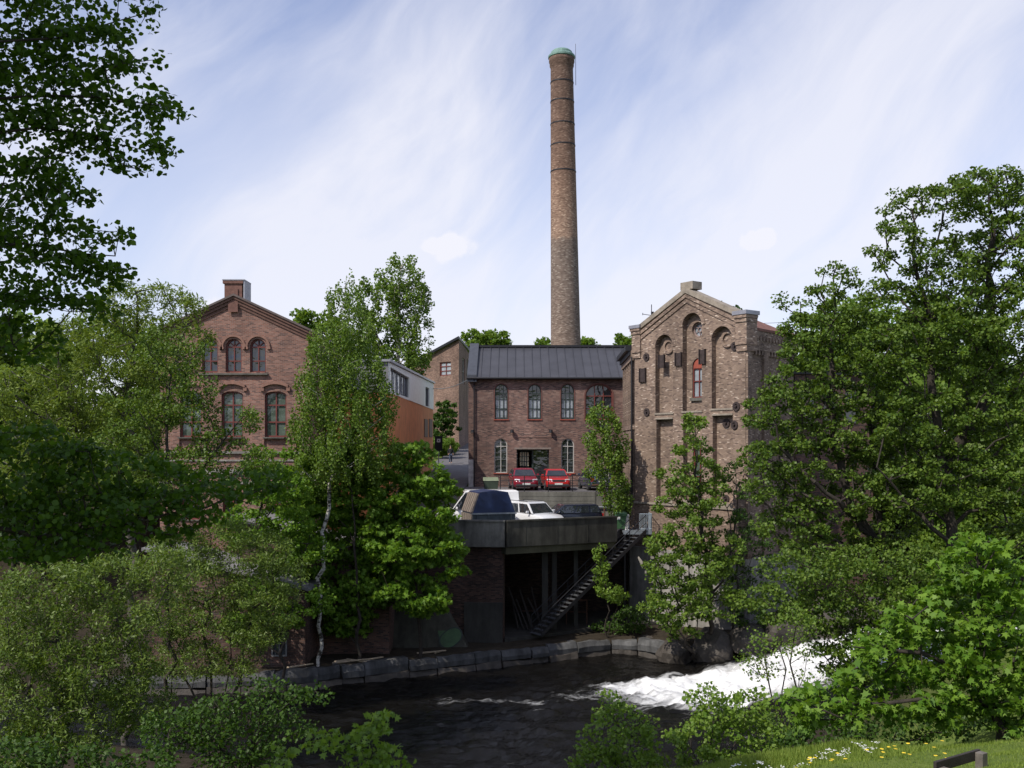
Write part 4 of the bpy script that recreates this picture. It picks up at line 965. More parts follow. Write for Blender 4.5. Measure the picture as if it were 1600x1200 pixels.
def graffiti_wall():
    # sloping buttress slab carrying the green lettering
    org = (-3.2, 51.2, -10.7); root = thing('buttress_wall', 'sloping rubble buttress with green bubble graffiti beside the water', 'wall', org)
    m = MB()
    b = [(-6.6, 50.5, -11.3), (-2.05, 51.0, -11.3), (-2.1, 52.4, -11.3), (-6.6, 52.8, -11.3)]; t = [(-6.6, 51.6, -8.5), (-3.7, 51.7, -8.55), (-3.7, 52.35, -8.55), (-6.6, 52.7, -8.5)]
    m.hexa(b, t); wl = m.build('wall', concrete('shaded rubble', (.075, .072, .058), .6), root, org, bevel=.05)  # low bank shadow painted in by a darker wall colour
    m = MB(); m.hexa([(-3.62, 51.62, -8.6), (-3.3, 51.63, -8.6), (-3.3, 51.83, -8.6), (-3.62, 51.83, -8.6)], [(-3.58, 51.62, -8.3), (-3.4, 51.63, -8.3), (-3.4, 51.83, -8.3), (-3.58, 51.83, -8.3)])
    # letters: overlapping rounded bubbles lying on the slope
    a0 = Vector((-6.6, 50.5, -11.3)); ux = Vector((4.55, .5, 0)).normalized(); up = Vector((0, 1.1, 2.8)).normalized(); nn = ux.cross(up).normalized()
    def blob(pts, d, mat, nm):
        vs = [a0+ux*x+up*y+nn*d for x, y in pts]; vs2 = [v-nn*.02 for v in vs]; n = len(pts)
        q = MB(); q.add(vs+vs2, [tuple(range(n))]+[(i, n+i, n+(i+1) % n, (i+1) % n) for i in range(n)]); return q.build(nm, mat, wl, org)
    def rnd(cx, cy, rx, ry, k, ph, n=26, rot=0):
        o = []
        for i in range(n):
            a = 2*math.pi*i/n; r = 1+.18*math.sin(k*a+ph); x, y = rx*r*math.cos(a), ry*r*math.sin(a); o.append((cx+x*math.cos(rot)-y*math.sin(rot), cy+x*math.sin(rot)+y*math.cos(rot)))
        return o
    d = .03
    for cx, cy, rx, ry, k, ph, rot in ((2.05, 1.75, .28, .62, 3, .5, .45), (2.5, 1.55, .24, .55, 2, 1.0, .3), (2.85, 1.40, .22, .50, 3, 2.0, .35), (3.35, 1.05, .52, .50, 2, .2, 0)):
        blob(rnd(cx, cy, rx+.07, ry+.07, k, ph, rot=rot), d, M['spray_dark'], 'graffiti_outline'); d += .012
        blob(rnd(cx, cy, rx, ry, k, ph, rot=rot), d, M['spray_green'], 'graffiti_letter'); d += .012
graffiti_wall()
def retaining():
    org = (1, 61.7, -5.1); root = thing('retaining_wall', 'board-marked concrete retaining wall below the red cars', 'wall', org)
    m = MB(); m.box(-8.6, 5.35, 61.52, 61.88, -5.3, -3.03); m.box(5.353, 8.6, 61.56, 61.9, -5.3, -3.06)
    for k in range(7): m.box(-8.6, 5.3, 61.508, 61.519, -5.1+k*.3, -5.1+k*.3+.012)
    m.build('wall', concrete('board marked concrete', (.17, .165, .145), .5), root, org)
    m = MB(); m.path([(4.2, 61.45, -3.95), (7.4, 61.45, -4.02)], .05); m.path([(5.35, 61.45, -3.95), (5.35, 61.45, -5.1)], .03); m.build('pipe', M['steel'], root, org)
retaining()
def quay():
    rg = random.Random(3); o_ = (-4, 48.3, -11.6); root = thing('stone_quay', 'rough grey granite block quay along the far waterline', 'quay', o_)
    xs = [-19.5]
    while xs[-1] < 9.0: xs.append(xs[-1]+rg.uniform(.7, 2.1))
    m = MB(); lo = MB()
    for a, b in zip(xs, xs[1:]):
        p, q = Vector((a+.02, float(yF(a))-.10)), Vector((b-.04, float(yF(b))-.10)); n = Vector((q-p)).normalized(); n = Vector((n.y, -n.x))
        for mb, z0, z1, o in ((lo, -12.3, -11.33, .10), (m, -11.31, -10.74+rg.uniform(-.16, .07), .0)):
            o += rg.uniform(-.12, .10); o2 = o+rg.uniform(-.10, .10); bk = n*-.7; z1b = z1+rg.uniform(-.10, .10); t = rg.uniform(.04, .16)
            k = 4; P = [p+(q-p)*(i/k)+n*(o+(o2-o)*i/k+rg.uniform(-.04, .04)) for i in range(k+1)]; Z = [z1+(z1b-z1)*i/k+rg.uniform(-.04, .04) for i in range(k+1)]
            vs = [(*w, z0) for w in P]+[(*(w+n*.03), (z0+z)/2+rg.uniform(-.05, .05)) for w, z in zip(P, Z)]+[(*(w-n*t), z) for w, z in zip(P, Z)]+[(*(w+bk), z-.03) for w, z in zip(P, Z)]
            r = k+1; fs = [(l*r+i, l*r+i+1, (l+1)*r+i+1, (l+1)*r+i) for l in range(3) for i in range(k)]
            fs += [(0, r, 2*r, 3*r), (3*r+k, 2*r+k, r+k, k)]; mb.add(vs, fs)
    m.build('top_course', concrete('granite', (.105, .106, .108), .7), root, o_)
    lo.build('wet_course', M['stone_wet'], root, o_)
def rocks():
    rg = random.Random(9); rgn = np.random.default_rng(9)
    specs = [(8.9, 51.6, 1.1, .9), (10.6, 50.9, 1.3, 1.2), (12.6, 50.5, 1.2, 1.0), (14.6, 50.5, 1.4, 1.3), (16.9, 50.6, 1.4, 1.5), (7.6, 53.6, .8, .7), (19.0, 50.4, 1.1, 1.2)]
    lab = ['dark boulder at the left foot of the mill tree', 'large dark boulder beside the white water', 'low wet boulder under the tan mill corner', 'boulder behind the falling white water', 'blocky boulder above the top of the falls', 'small dark boulder near the foot of the iron stairs', 'dark boulder at the head of the falls']
    for (x, y, r, h), lb in zip(specs, lab):
        bm = bmesh.new(); bmesh.ops.create_icosphere(bm, subdivisions=3, radius=1)
        sd = rg.random()*50
        for v in bm.verts:
            n = float(fbm(np.array([v.co.x*1.3+sd]), np.array([v.co.y*1.3+v.co.z*1.7+sd]))[0]); v.co *= .7+.75*n
            v.co.x *= r; v.co.y *= r*.8; v.co.z *= h
        me = bpy.data.meshes.new('boulder'); bm.to_mesh(me); bm.free(); me.materials.append(M['stone_wet'])
        o = bpy.data.objects.new('boulder', me); COL.objects.link(o); o.location = (x, y, float(level(x))+.25); o.rotation_euler.z = rg.random()*6
        tag(o, lb, 'boulder', 'boulders along the far bank')
M['stone_wet'] = plain('wet rock', (.055, .047, .040), .7, 0, .5, 2.2, .6)
quay()
rocks()

def stairs():
    T = at(1001, 829, 57.0); Bt = at(838, 990, 52.9)
    root = thing('metal_stairs', 'long black steel stairs with handrails descending from the platform', 'stairs', (Bt.x, Bt.y, Bt.z))
    org = tuple(Bt); d = T-Bt; h = Vector((d.x, d.y, 0)).normalized(); w = Vector((-h.y, h.x, 0))*.48
    m = MB()
    for s in (-1, 1):
        a, b = Bt+w*s, T+w*s
        for q in (0,): m.hexa([a+w*.04+Vector((0,0,-.12)), a-w*.04+Vector((0,0,-.12)), a-w*.04+Vector((0,0,.12)), a+w*.04+Vector((0,0,.12))], [b+w*.04+Vector((0,0,-.12)), b-w*.04+Vector((0,0,-.12)), b-w*.04+Vector((0,0,.12)), b+w*.04+Vector((0,0,.12))])
    m.build('stringer', M['black_metal'], root, org)
    m = MB(); n = 28
    for k in range(n+1):
        c = Bt+d*(k/n); p = [c-w*.94-h*.13, c-w*.94+h*.13, c+w*.94+h*.13, c+w*.94-h*.13]
        p = p if (p[1]-p[0]).cross(p[2]-p[1]).z > 0 else p[::-1]
        m.hexa([(*q.xy, q.z-.02) for q in p], [(*q.xy, q.z+.02) for q in p])
    m.build('treads', plain('shaded tread steel', (.10, .105, .115), .6, .4, .3), root, org)  # tread colour lowered for the deep shade on the lower flight
    for s in (-1, 1):
        m = MB(); up = Vector((0, 0, .95)); mid = Vector((0, 0, .5))
        m.path([Bt+w*s+up, T+w*s+up], .025, 6); m.path([Bt+w*s+mid, T+w*s+mid], .018, 6)
        for k in range(7): c = Bt+d*(k/6)+w*s; m.tube(c, c+up, .022, n=6)
        m.build('handrail', M['black_metal'], root, org)
    # platform with grating rail
    pl = thing('metal_platform', 'small steel grating platform with barred railing beside the tan mill', 'platform', (T.x, T.y+.5, T.z)); po = (T.x, T.y+.5, T.z)
    x0, x1, y0, y1, z = T.x-1.05, T.x+.62, T.y-.25, T.y+1.2, T.z
    m = MB(); m.box(x0, x1, y0, y1, z-.12, z); m.box(x0, x1, y0-.05, y0-.002, z-.2, z+.04); m.build('floor', M['steel'], pl, po)
    m = MB()
    for a, b, n in (((x0+.95, y0), (x1, y0), 10), ((x1, y0), (x1, y1), 8)):
        a = Vector((*a, z)); b = Vector((*b, z))
        for k in range(n+1): c = a+(b-a)*(k/n); m.tube(c, c+Vector((0, 0, 1.0)), .016, n=5)
        for zz in (.12, 1.0): m.tube(a+Vector((0, 0, zz)), b+Vector((0, 0, zz)), .025, n=6)
    m.build('railing', plain('pale grey steel', (.34, .40, .45), .5, .4, .2), pl, po)
    m = MB(); 
    for xx, yy in ((x0+.1, y0+.1), (x1-.1, y0+.1)): m.box(xx-.05, xx+.05, yy, yy+.1, -11.2, z-.12)
    m.tube((x1-.1, y0+.1, z-.15), (x1-.1, y1, z-1.4), .04, n=6); m.build('support', M['black_metal'], pl, po)
    # bins
    b = thing('wheelie_bin', 'green wheelie bin with pale lid on the steel platform', 'bin', tuple(at(968.5, 828, 57.6)), R(6))
    m = MB(); m.hexa([(-.26, -.28, .08), (.26, -.28, .08), (.26, .28, .08), (-.26, .28, .08)], [(-.33, -.36, .98), (.33, -.36, .98), (.33, .36, .98), (-.33, .36, .98)]); m.box(-.36, .36, -.40, -.361, .86, .99); m.build('body', M['bin_green'], b, bevel=.02)
    m = MB(); m.hexa([(-.37, -.41, .995), (.37, -.41, .995), (.37, .40, .995), (-.37, .40, .995)], [(-.34, -.36, 1.07), (.34, -.36, 1.07), (.34, .36, 1.10), (-.34, .36, 1.10)]); m.build('lid', plain('light green lid', (.12, .24, .13), .5), b, bevel=.02)
    m = MB(); m.box(-.24, -.06, -.376, -.366, .64, .82); m.build('sticker', M['plate'], b)
    for sx in (-1, 1): m = MB(); m.tube((sx*.27-.04, .3, .1), (sx*.27+.04, .3, .1), .1, n=14); m.build('wheel', M['tyre'], b)
    q = thing('white_cabinet', 'narrow white cabinet between the green bin and the railing', 'cabinet', tuple(at(979.5, 828, 57.5)))
    m = MB(); m.box(-.12, .12, -.15, .2, 0, .95); m.build('case', M['white_paint'], q, bevel=.015); m = MB(); m.box(-.09, .09, -.165, -.152, .08, .86); m.build('door', M['white_wood'], q)
stairs()
def undercroft_stuff():
    root = thing('pipe_rail', 'pale tubular rail standing in the dark undercroft', 'railing', (4.0, 56.5, -10.55))
    m = MB(); z = -9.15
    m.path([(2.0, 56.5, z), (4.4, 56.5, z)], .05, 8); m.path([(.6, 56.9, z-.7), (4.4, 56.5, z-.7)], .035, 6)
    for x in (2.0, 3.2, 4.4): m.tube((x, 56.5, -10.55), (x, 56.5, z), .04, n=6)
    m.build('rail', M['rust'], root, (4.0, 56.5, -10.55))
    rg = random.Random(2); root = thing('timber_pile', 'old planks leaning against the undercroft pier', 'timber', (.2, 55, -10.55))
    m = MB()
    for k in range(7): x = .1+k*.22; m.tube((x+rg.uniform(0, .6), 54.5+rg.uniform(-.2, .3), -10.5), (x-.3, 55.6, -8.2-rg.uniform(0, 1.2)), .05, n=5)
    m.build('planks', M['wood_dark'], root, (.2, 55, -10.55))
undercroft_stuff()
def railing():
    root = thing('parking_railing', 'thin black railing along the car park edge before the red cars', 'railing', (2.4, 61.95, -3.0)); org = (2.4, 61.95, -3.0)
    m = MB(); x0, x1 = -.75, 7.0
    for k in range(6): x = x0+(x1-x0)*k/5; m.tube((x, 61.98, -3.03), (x, 61.98, -1.98), .028, n=6)
    m.build('posts', M['black_metal'], root, org); m = MB()
    for z in (-1.99, -2.3, -2.62): m.tube((x0, 61.98, z), (x1, 61.98, z), .02 if z < -2 else .028, n=6)
    m.build('rails', M['black_metal'], root, org)
railing()
def hoop_lamp():
    p = at(944.5, 806, 59.0); root = thing('bent_pole', 'dark pole with curved top arm standing on the parking deck', 'pole', (p.x, p.y, -5.12))
    m = MB(); h = 2.65; m.tube((0, 0, 0), (0, 0, h-.4), .06, .05, 8); pts = [(-.5*(1-math.cos(a)), 0, h-.4+.4*math.sin(a)) for a in np.linspace(0, math.pi/2, 7)]; m.path(pts, .05, 8); m.tube(pts[-1], (-.85, 0, h-.03), .05, n=8)
    m.build('pole', M['rust'], root); m = MB(); m.hexa([(-1.15, -.1, h-.1), (-.8, -.1, h-.1), (-.8, .1, h-.1), (-1.15, .1, h-.1)], [(-1.1, -.06, h+.04), (-.8, -.06, h+.04), (-.8, .06, h+.04), (-1.1, .06, h+.04)]); m.build('lamp_head', M['black_metal'], root)
hoop_lamp()
def container():
    p = at(760, 813, 54.3); root = thing('recycling_container', 'dark blue slope-sided steel container behind the deck parapet', 'container', (p.x+.1, p.y+.6, -5.12), R(17))
    m = MB(); z1 = 1.28; z2 = 2.52
    m.hexa([(-1.25, -1.2, .1), (1.25, -1.2, .1), (1.25, 1.2, .1), (-1.25, 1.2, .1)], [(-1.25, -1.2, z1), (1.25, -1.2, z1), (1.25, 1.2, z1), (-1.25, 1.2, z1)])
    for x in (-1.0, -.33, .33, 1.0): m.box(x-.04, x+.04, -1.26, -1.202, .1, z1-.05)
    m.build('base', plain('grey blue steel', (.05, .065, .075), .5, .2, .3), root, bevel=.02)
    m = MB(); m.add([(-1.24, -1.19, z1+.003), (1.24, -1.19, z1+.003), (1.24, 1.19, z1+.003), (-1.24, 1.19, z1+.003), (-.82, -1.16, z2-.06), (.82, -1.16, z2-.06), (.82, 1.16, z2-.06), (-.82, 1.16, z2-.06), (0, -1.15, z2+.03), (0, 1.15, z2+.03)],
        [(3, 2, 1, 0), (0, 1, 5, 8, 4), (2, 3, 7, 9, 6), (1, 2, 6, 5), (3, 0, 4, 7), (4, 8, 9, 7), (8, 5, 6, 9)]); m.build('hood', M['blue_steel'], root)
    m = MB()
    for k in range(6):
        y = -1.0+k*.4; m.hexa([(-1.30, y-.15, z1+.06), (-1.22, y-.15, z1+.06), (-1.22, y+.15, z1+.06), (-1.30, y+.15, z1+.06)], [(-.90, y-.15, z2-.12), (-.82, y-.15, z2-.12), (-.82, y+.15, z2-.12), (-.90, y+.15, z2-.12)])
    for k in range(6): y = -1.0+k*.4; m.box(-1.31, -1.252, y-.15, y+.15, .2, z1-.03)
    m.build('side_flaps', M['ribbed'], root)
    m = MB(); m.box(-1.3, 1.3, -1.27, -1.205, z1-.045, z1+.04); m.build('rim_bar', M['steel'], root)
container()
def planter():
    p = at(767, 764, 64.0); root = thing('green_crate', 'small pale green box by the workshop wall left of the red cars', 'box', (p.x, p.y, -3.02), R(5))
    m = MB(); m.hexa([(-.42, -.3, 0), (.42, -.3, 0), (.42, .3, 0), (-.42, .3, 0)], [(-.5, -.36, .62), (.5, -.36, .62), (.5, .36, .62), (-.5, .36, .62)]); m.build('box', plain('drab green', (.04, .06, .04), .6), root, bevel=.02)
    m = MB(); m.hexa([(-.53, -.4, .625), (.53, -.4, .625), (.53, .4, .625), (-.53, .4, .625)], [(-.5, -.3, .70), (.5, -.3, .70), (.5, .3, .86), (-.5, .3, .86)]); m.build('lid', plain('pale green lid', (.17, .20, .13), .6), root, bevel=.02)
planter()
def road_sign():
    p = at(685.5, 690, 84); root = thing('road_sign', 'small dark sign with a white square on a post by the hedge', 'sign', (p.x, p.y, float(zU(84))))
    m = MB(); m.tube((0, 0, 0), (0, 0, 3.2), .04, n=6); m.build('post', M['steel'], root)
    m = MB(); m.box(-.33, .33, -.06, -.03, 1.9, 3.2); m.build('board', M['cloth_dark'], root); m = MB(); m.box(-.15, .15, -.075, -.062, 2.65, 2.95); m.build('white_square', M['plate'], root)
    m = MB(); m.box(-.055, .055, -.085, -.076, 2.745, 2.855); m.build('dark_square', M['cloth_dark'], root)
road_sign()
def cables():
    for lab, a, b, sag in (('pale cable slung from the orange house to the workshop corner', at(676, 607, 86), at(732, 593, 69), .25), ('thin cable running right from the tan mill roof', at(1172, 505, 56), at(1290, 495, 60), .12)):
        m = MB(); pts = [a+(b-a)*t-Vector((0, 0, sag*4*t*(1-t))) for t in np.linspace(0, 1, 12)]; m.path(pts, .03 if sag > .2 else .014, 5)
        tag(m.build('cable', M['steel']), lab, 'cable')
cables()

# ================================================================ VEHICLES
def lerp(a, b, t): return a+(b-a)*t
def car(name, label, loc, rz, pm, L=4.0, W=1.70, H=1.42, hood=.92, cowl=-.30, belt=.93, roof=(-.12, .36), tail=.46, wr=.30, rack=False, van=False, cat='car', group='cars on the two parking levels', side_glass=True):
    root = thing(name, label, cat, loc, rz, group); hl = L/2; hw = W/2
    # lower body loft (front at -y)
    if van: st = [(-hl, .45, .62, .80), (-hl+.08, .28, .85, .93), (-hl+.45, .24, 1.02, .98), (-hl+1.05, .24, 1.22, 1.0), (0, .24, 1.22, 1.0), (hl-.06, .26, 1.22, 1.0), (hl, .34, 1.18, .97)]
    else: st = [(-hl, .40, .58, .74), (-hl+.07, .24, .70, .90), (-hl+.28, .20, .80, .96), (-hl+.6, .20, hood-.06, .985), (cowl*L-.02, .20, hood, .99), (0, .20, belt, 1.0), (hl-.55, .21, belt+.03, .99), (hl-.12, .26, belt, .94), (hl-.02, .34, belt-.12, .88), (hl, .42, belt-.3, .82)]
    m = MB(); rows = []
    for y, zb, zt, k in st:
        w = hw*k; h = zt-zb
        half = [(.80*w, zb), (.97*w, zb+.10*h), (w, zb+.45*h), (.985*w, zb+.74*h), (.93*w, zb+.94*h), (.80*w, zt)]
        loop = [(x, y, z) for x, z in half]+[(0, y, zt+.025)]+[(-x, y, z) for x, z in reversed(half)]
        rows.append(loop)
    n = len(rows[0]); vs = [p for r in rows for p in r]
    fs = [(i*n+j, i*n+(j+1) % n, (i+1)*n+(j+1) % n, (i+1)*n+j) for i in range(len(rows)-1) for j in range(n)]
    fs = [tuple(reversed(q)) for q in fs]
    fs += [tuple(range(n)), tuple(range(len(vs)-1, len(vs)-n-1, -1))]
    m.add(vs, fs)
    body = m.build('body', pm, root, smooth=True)
    ed = body.modifiers.new('bevel', 'BEVEL'); ed.width = .02; ed.segments = 2; ed.limit_method = 'ANGLE'; ed.angle_limit = R(50)
    # cabin
    if van: yA, yB, yC, yD, zb, wt, wb = -hl+.95, hl-.02, -hl+1.75, hl-.10, 1.22, hw*.90, hw*.985
    else: yA, yB, yC, yD, zb, wt, wb = cowl*L, tail*L, roof[0]*L, roof[1]*L, belt-.02, hw*.76, hw*.92
    c = MB(); zt = H-.06
    lo = [Vector((-wb, yA, zb)), Vector((wb, yA, zb)), Vector((wb, yB, zb)), Vector((-wb, yB, zb))]
    hi = [Vector((-wt, yC, zt)), Vector((wt, yC, zt)), Vector((wt, yD, zt)), Vector((-wt, yD, zt))]
    c.hexa(lo, hi)
    kx = .86; c.hexa([Vector((p.x*.985, p.y*.995, p.z+.002)) for p in hi], [Vector((p.x*kx, lerp(p.y, (yC+yD)/2, .10), H)) for p in hi])
    cab = c.build('cabin', pm, root, smooth=False, bevel=.03)
    def panel(nm, a, b, d, e, i, mat, o=.012, par=None):       # a,b bottom, d,e top (right, left)
        cen = (a+b+d+e)/4; nn = (b-a).cross(d-a).normalized()
        if i: a, b, d, e = [p+(cen-p).normalized()*i*1.2 for p in (a, b, d, e)]
        q = MB(); q.hexa([p-nn*.02 for p in (a, b, d, e)], [p+nn*o for p in (a, b, d, e)]); return q.build(nm, mat, par or cab)
    g = M['car_glass']
    panel('windscreen', lo[0], lo[1], hi[1], hi[0], .075, g)
    if not van: panel('rear_window', lo[2], lo[3], hi[3], hi[2], .10, g)
    for s in ((1, 2), (3, 0)):
        i, j = s; cuts = ((0, .34),) if van else ((.02, .52), (.52, .98)) if L < 4.3 else ((.02, .40), (.40, .74), (.74, .98))
        for t0, t1 in cuts:
            if s == (3, 0): t0, t1 = 1-t1, 1-t0
            panel('side_window', lerp(lo[i], lo[j], t0), lerp(lo[i], lo[j], t1), lerp(hi[i], hi[j], t1), lerp(hi[i], hi[j], t0), .055, g)
    # wheels
    wy = (-hl+.78, hl-.80) if not van else (-hl+.85, hl-1.05)
    for y in wy:
        for s in (-1, 1):
            a = MB(); a.tube((s*(hw-.10), y, wr+.02), (s*(hw+.004), y, wr+.02), wr+.075, n=22); a.build('wheel_arch', M['plastic'], root)
            q = MB(); q.tube((s*(hw-.19), y, wr), (s*(hw+.012), y, wr), wr, n=22); tw = q.build('wheel', M['tyre'], root, bevel=.02)
            q = MB(); q.tube((s*(hw-.02), y, wr), (s*(hw+.022), y, wr), wr*.62, n=16); q.build('rim', M['rim'], tw)
    # front
    zf = .70 if not van else .92
    for s in (-1, 1):
        q = MB(); x0, x1 = hw*.50, hw*.90; y = -hl+.02
        q.hexa([(s*x0 if s > 0 else -x1, y-.03, zf-.11), (x1 if s > 0 else -x0, y+(.10 if s > 0 else -.03)+.0, zf-.11), (x1 if s > 0 else -x0, y+.3, zf-.11), (s*x0 if s > 0 else -x1, y+.3, zf-.11)] if s > 0 else
               [(-x1, y+.10, zf-.11), (-x0, y-.03, zf-.11), (-x0, y+.3, zf-.11), (-x1, y+.3, zf-.11)],
               [(x0, y+.05, zf+.06), (x1, y+.18, zf+.08), (x1, y+.36, zf+.08), (x0, y+.36, zf+.06)] if s > 0 else
               [(-x1, y+.18, zf+.08), (-x0, y+.05, zf+.06), (-x0, y+.36, zf+.06), (-x1, y+.36, zf+.08)])
        q.build('headlight', M['lamp_glass'], root, bevel=.02)
        q = MB(); q.box(s*(hw+.02)-.09+.06*s, s*(hw+.02)+.09+.06*s, yA+.22, yA+.34, zb+.02, zb+.17); q.build('mirror', pm, root, bevel=.03)
        q = MB(); x = s*hw*.80; q.box(x-.10, x+.10, hl-.12, hl+.004, belt-.32 if not van else .9, belt-.06 if not van else 1.4); q.build('tail_light', M['tail'], root, bevel=.02)
    q = MB(); q.box(-hw*.46, hw*.46, -hl-.012, -hl+.1, zf-.10, zf+.02); q.build('grille', M['plastic'], root, bevel=.01)
    q = MB(); q.box(-hw*.80, hw*.80, -hl-.03, -hl+.1, .27, .44); q.build('bumper', M['plastic'], root, bevel=.03)
    q = MB(); q.box(-.26, .26, -hl-.045, -hl-.031, .40, .51); q.build('number_plate', M['plate'], root)
    q = MB(); q.box(-hw*.82, hw*.82, hl-.1, hl+.03, .30, .50); q.build('rear_bumper', M['plastic'], root, bevel=.03)
    q = MB(); q.box(-.26, .26, hl-.05, hl+.012, .58, .69); q.build('rear_plate', M['plate'], root)
    if rack:
        for s in (-1, 1): q = MB(); q.path([(s*wt*.86, yC+.15, H), (s*wt*.86, yC+.25, H+.06), (s*wt*.86, yD-.25, H+.06), (s*wt*.86, yD-.15, H)], .022, 6); q.build('roof_rail', M['plastic'], root)
    return root
car('parked_car', 'dark red hatchback facing out, left of the two red cars on the upper level', (.74, 64.9, -3.02), R(6), M['red_paint'], 3.9, 1.68, 1.44, .95, -.27, .94)
car('parked_car', 'bright red boxy hatchback facing out with dark bumper, right of the other red car', (2.92, 65.0, -3.02), R(4), M['red_paint2'], 4.1, 1.68, 1.38, .88, -.24, .90)
car('parked_car', 'grey blue car parked tail outward by the slim birch beside the mill', (5.65, 65.0, -3.02), R(188), M['slate_paint'], 4.2, 1.70, 1.43)
car('parked_car', 'white off-road car with roof rails at an angle behind the deck parapet', (1.25, 57.4, -5.12), R(38), M['silver_paint'], 4.55, 1.86, 1.72, 1.06, -.22, 1.10, (-.09, .40), .47, .36, True)
car('parked_car', 'dark navy estate car parked sideways behind the white off-road car', (3.35, 59.3, -5.12), R(-72), M['navy_paint'], 4.4, 1.74, 1.46, .92, -.24, .95, (-.10, .42), .47)
car('delivery_van', 'white delivery van standing behind the dark blue container', (-2.15, 58.9, -5.12), R(-82), M['white_paint'], 5.1, 1.95, 2.36, wr=.33, van=True, cat='van')

# ================================================================ PERSON ON THE ROAD
def skin_mesh(name, mat, parent, joints, bones, sub=1):
    me = bpy.data.meshes.new(name); me.from_pydata([j[0] for j in joints], bones, []); me.update()
    o = bpy.data.objects.new(name, me); COL.objects.link(o); o.parent = parent; me.materials.append(mat)
    sk = o.modifiers.new('skin', 'SKIN'); sk.use_smooth_shade = True
    for i, j in enumerate(joints): me.skin_vertices[0].data[i].radius = j[1] if isinstance(j[1], tuple) else (j[1], j[1])
    me.skin_vertices[0].data[0].use_root = True
    ss = o.modifiers.new('sub', 'SUBSURF'); ss.levels = sub; ss.render_levels = sub
    return o
def person():
    p = at(704, 726, 94); root = thing('person', 'person in dark jacket walking down the road with a shoulder bag', 'person', (p.x, 94, float(zU(94))+.12), R(8))
    J = [((0, 0, .95), (.13, .10)), ((0, .01, 1.15), (.13, .09)), ((0, .01, 1.38), (.15, .10)), ((0, 0, 1.50), .055), ((0, -.02, 1.60), (.075, .085)), ((0, -.02, 1.70), (.08, .095)), ((0, -.01, 1.755), .05),
         ((-.17, .01, 1.42), .055), ((-.24, .05, 1.14), .045), ((-.22, -.05, .92), .035), ((-.22, -.09, .83), (.04, .022)),
         ((.17, .01, 1.42), .055), ((.24, .03, 1.14), .045), ((.24, -.08, .93), .035), ((.24, -.12, .85), (.04, .022)),
         ((-.09, 0, .88), .085), ((-.10, -.14, .50), .06), ((-.10, -.18, .10), .042), ((-.11, -.32, .05), (.04, .03)),
         ((.09, 0, .88), .085), ((.10, .06, .50), .06), ((.10, .26, .14), .042), ((.11, .16, .05), (.04, .03))]
    B = [(0, 1), (1, 2), (2, 3), (3, 4), (4, 5), (5, 6), (2, 7), (7, 8), (8, 9), (9, 10), (2, 11), (11, 12), (12, 13), (13, 14), (0, 15), (15, 16), (16, 17), (17, 18), (0, 19), (19, 20), (20, 21), (21, 22)]
    skin_mesh('body', M['skin'], root, J, B)
    up = lambda i, k: (J[i][0], tuple(x*k for x in (J[i][1] if isinstance(J[i][1], tuple) else (J[i][1], J[i][1]))))
    jk = [((0, 0, .86), (.18, .15)), up(1, 1.35), up(2, 1.28), ((0, .01, 1.46), .09), up(7, 1.45), up(8, 1.5), ((-.22, -.04, .95), .05), up(11, 1.45), up(12, 1.5), ((.24, -.07, .96), .05)]
    skin_mesh('jacket', M['cloth_dark'], root, jk, [(0, 1), (1, 2), (2, 3), (2, 4), (4, 5), (5, 6), (2, 7), (7, 8), (8, 9)])
    tr = [((0, 0, .93), (.15, .12)), up(15, 1.2), up(16, 1.3), up(17, 1.5), up(19, 1.2), up(20, 1.3), up(21, 1.5)]
    skin_mesh('trousers', M['denim'], root, tr, [(0, 1), (1, 2), (2, 3), (0, 4), (4, 5), (5, 6)])
    bm = bmesh.new(); bmesh.ops.create_uvsphere(bm, u_segments=14, v_segments=8, radius=.118)
    for v in bm.verts: v.co = Vector((v.co.x*.85, v.co.y*1.02+.012, v.co.z*.95+1.70))
    bmesh.ops.delete(bm, geom=[v for v in bm.verts if v.co.z < 1.66 and v.co.y < .03], context='VERTS')
    me = bpy.data.meshes.new('hair'); bm.to_mesh(me); bm.free(); me.materials.append(M['hair']); o = bpy.data.objects.new('hair', me); COL.objects.link(o); o.parent = root
    b = thing('shoulder_bag', 'dark shoulder bag hanging at the side of the walking person', 'bag', (p.x+.34, 93.95, float(zU(94))+.12))
    m = MB(); m.hexa([(-.07, -.16, .82), (.07, -.16, .82), (.07, .16, .82), (-.07, .16, .82)], [(-.05, -.15, 1.10), (.05, -.15, 1.10), (.05, .15, 1.10), (-.05, .15, 1.10)]); m.build('bag_body', M['cloth_dark'], b, bevel=.03)
    m = MB(); m.path([(0, -.1, 1.1), (-.17, 0, 1.47), (0, .1, 1.1)], .015, 5); m.build('strap', M['cloth_dark'], b)
person()

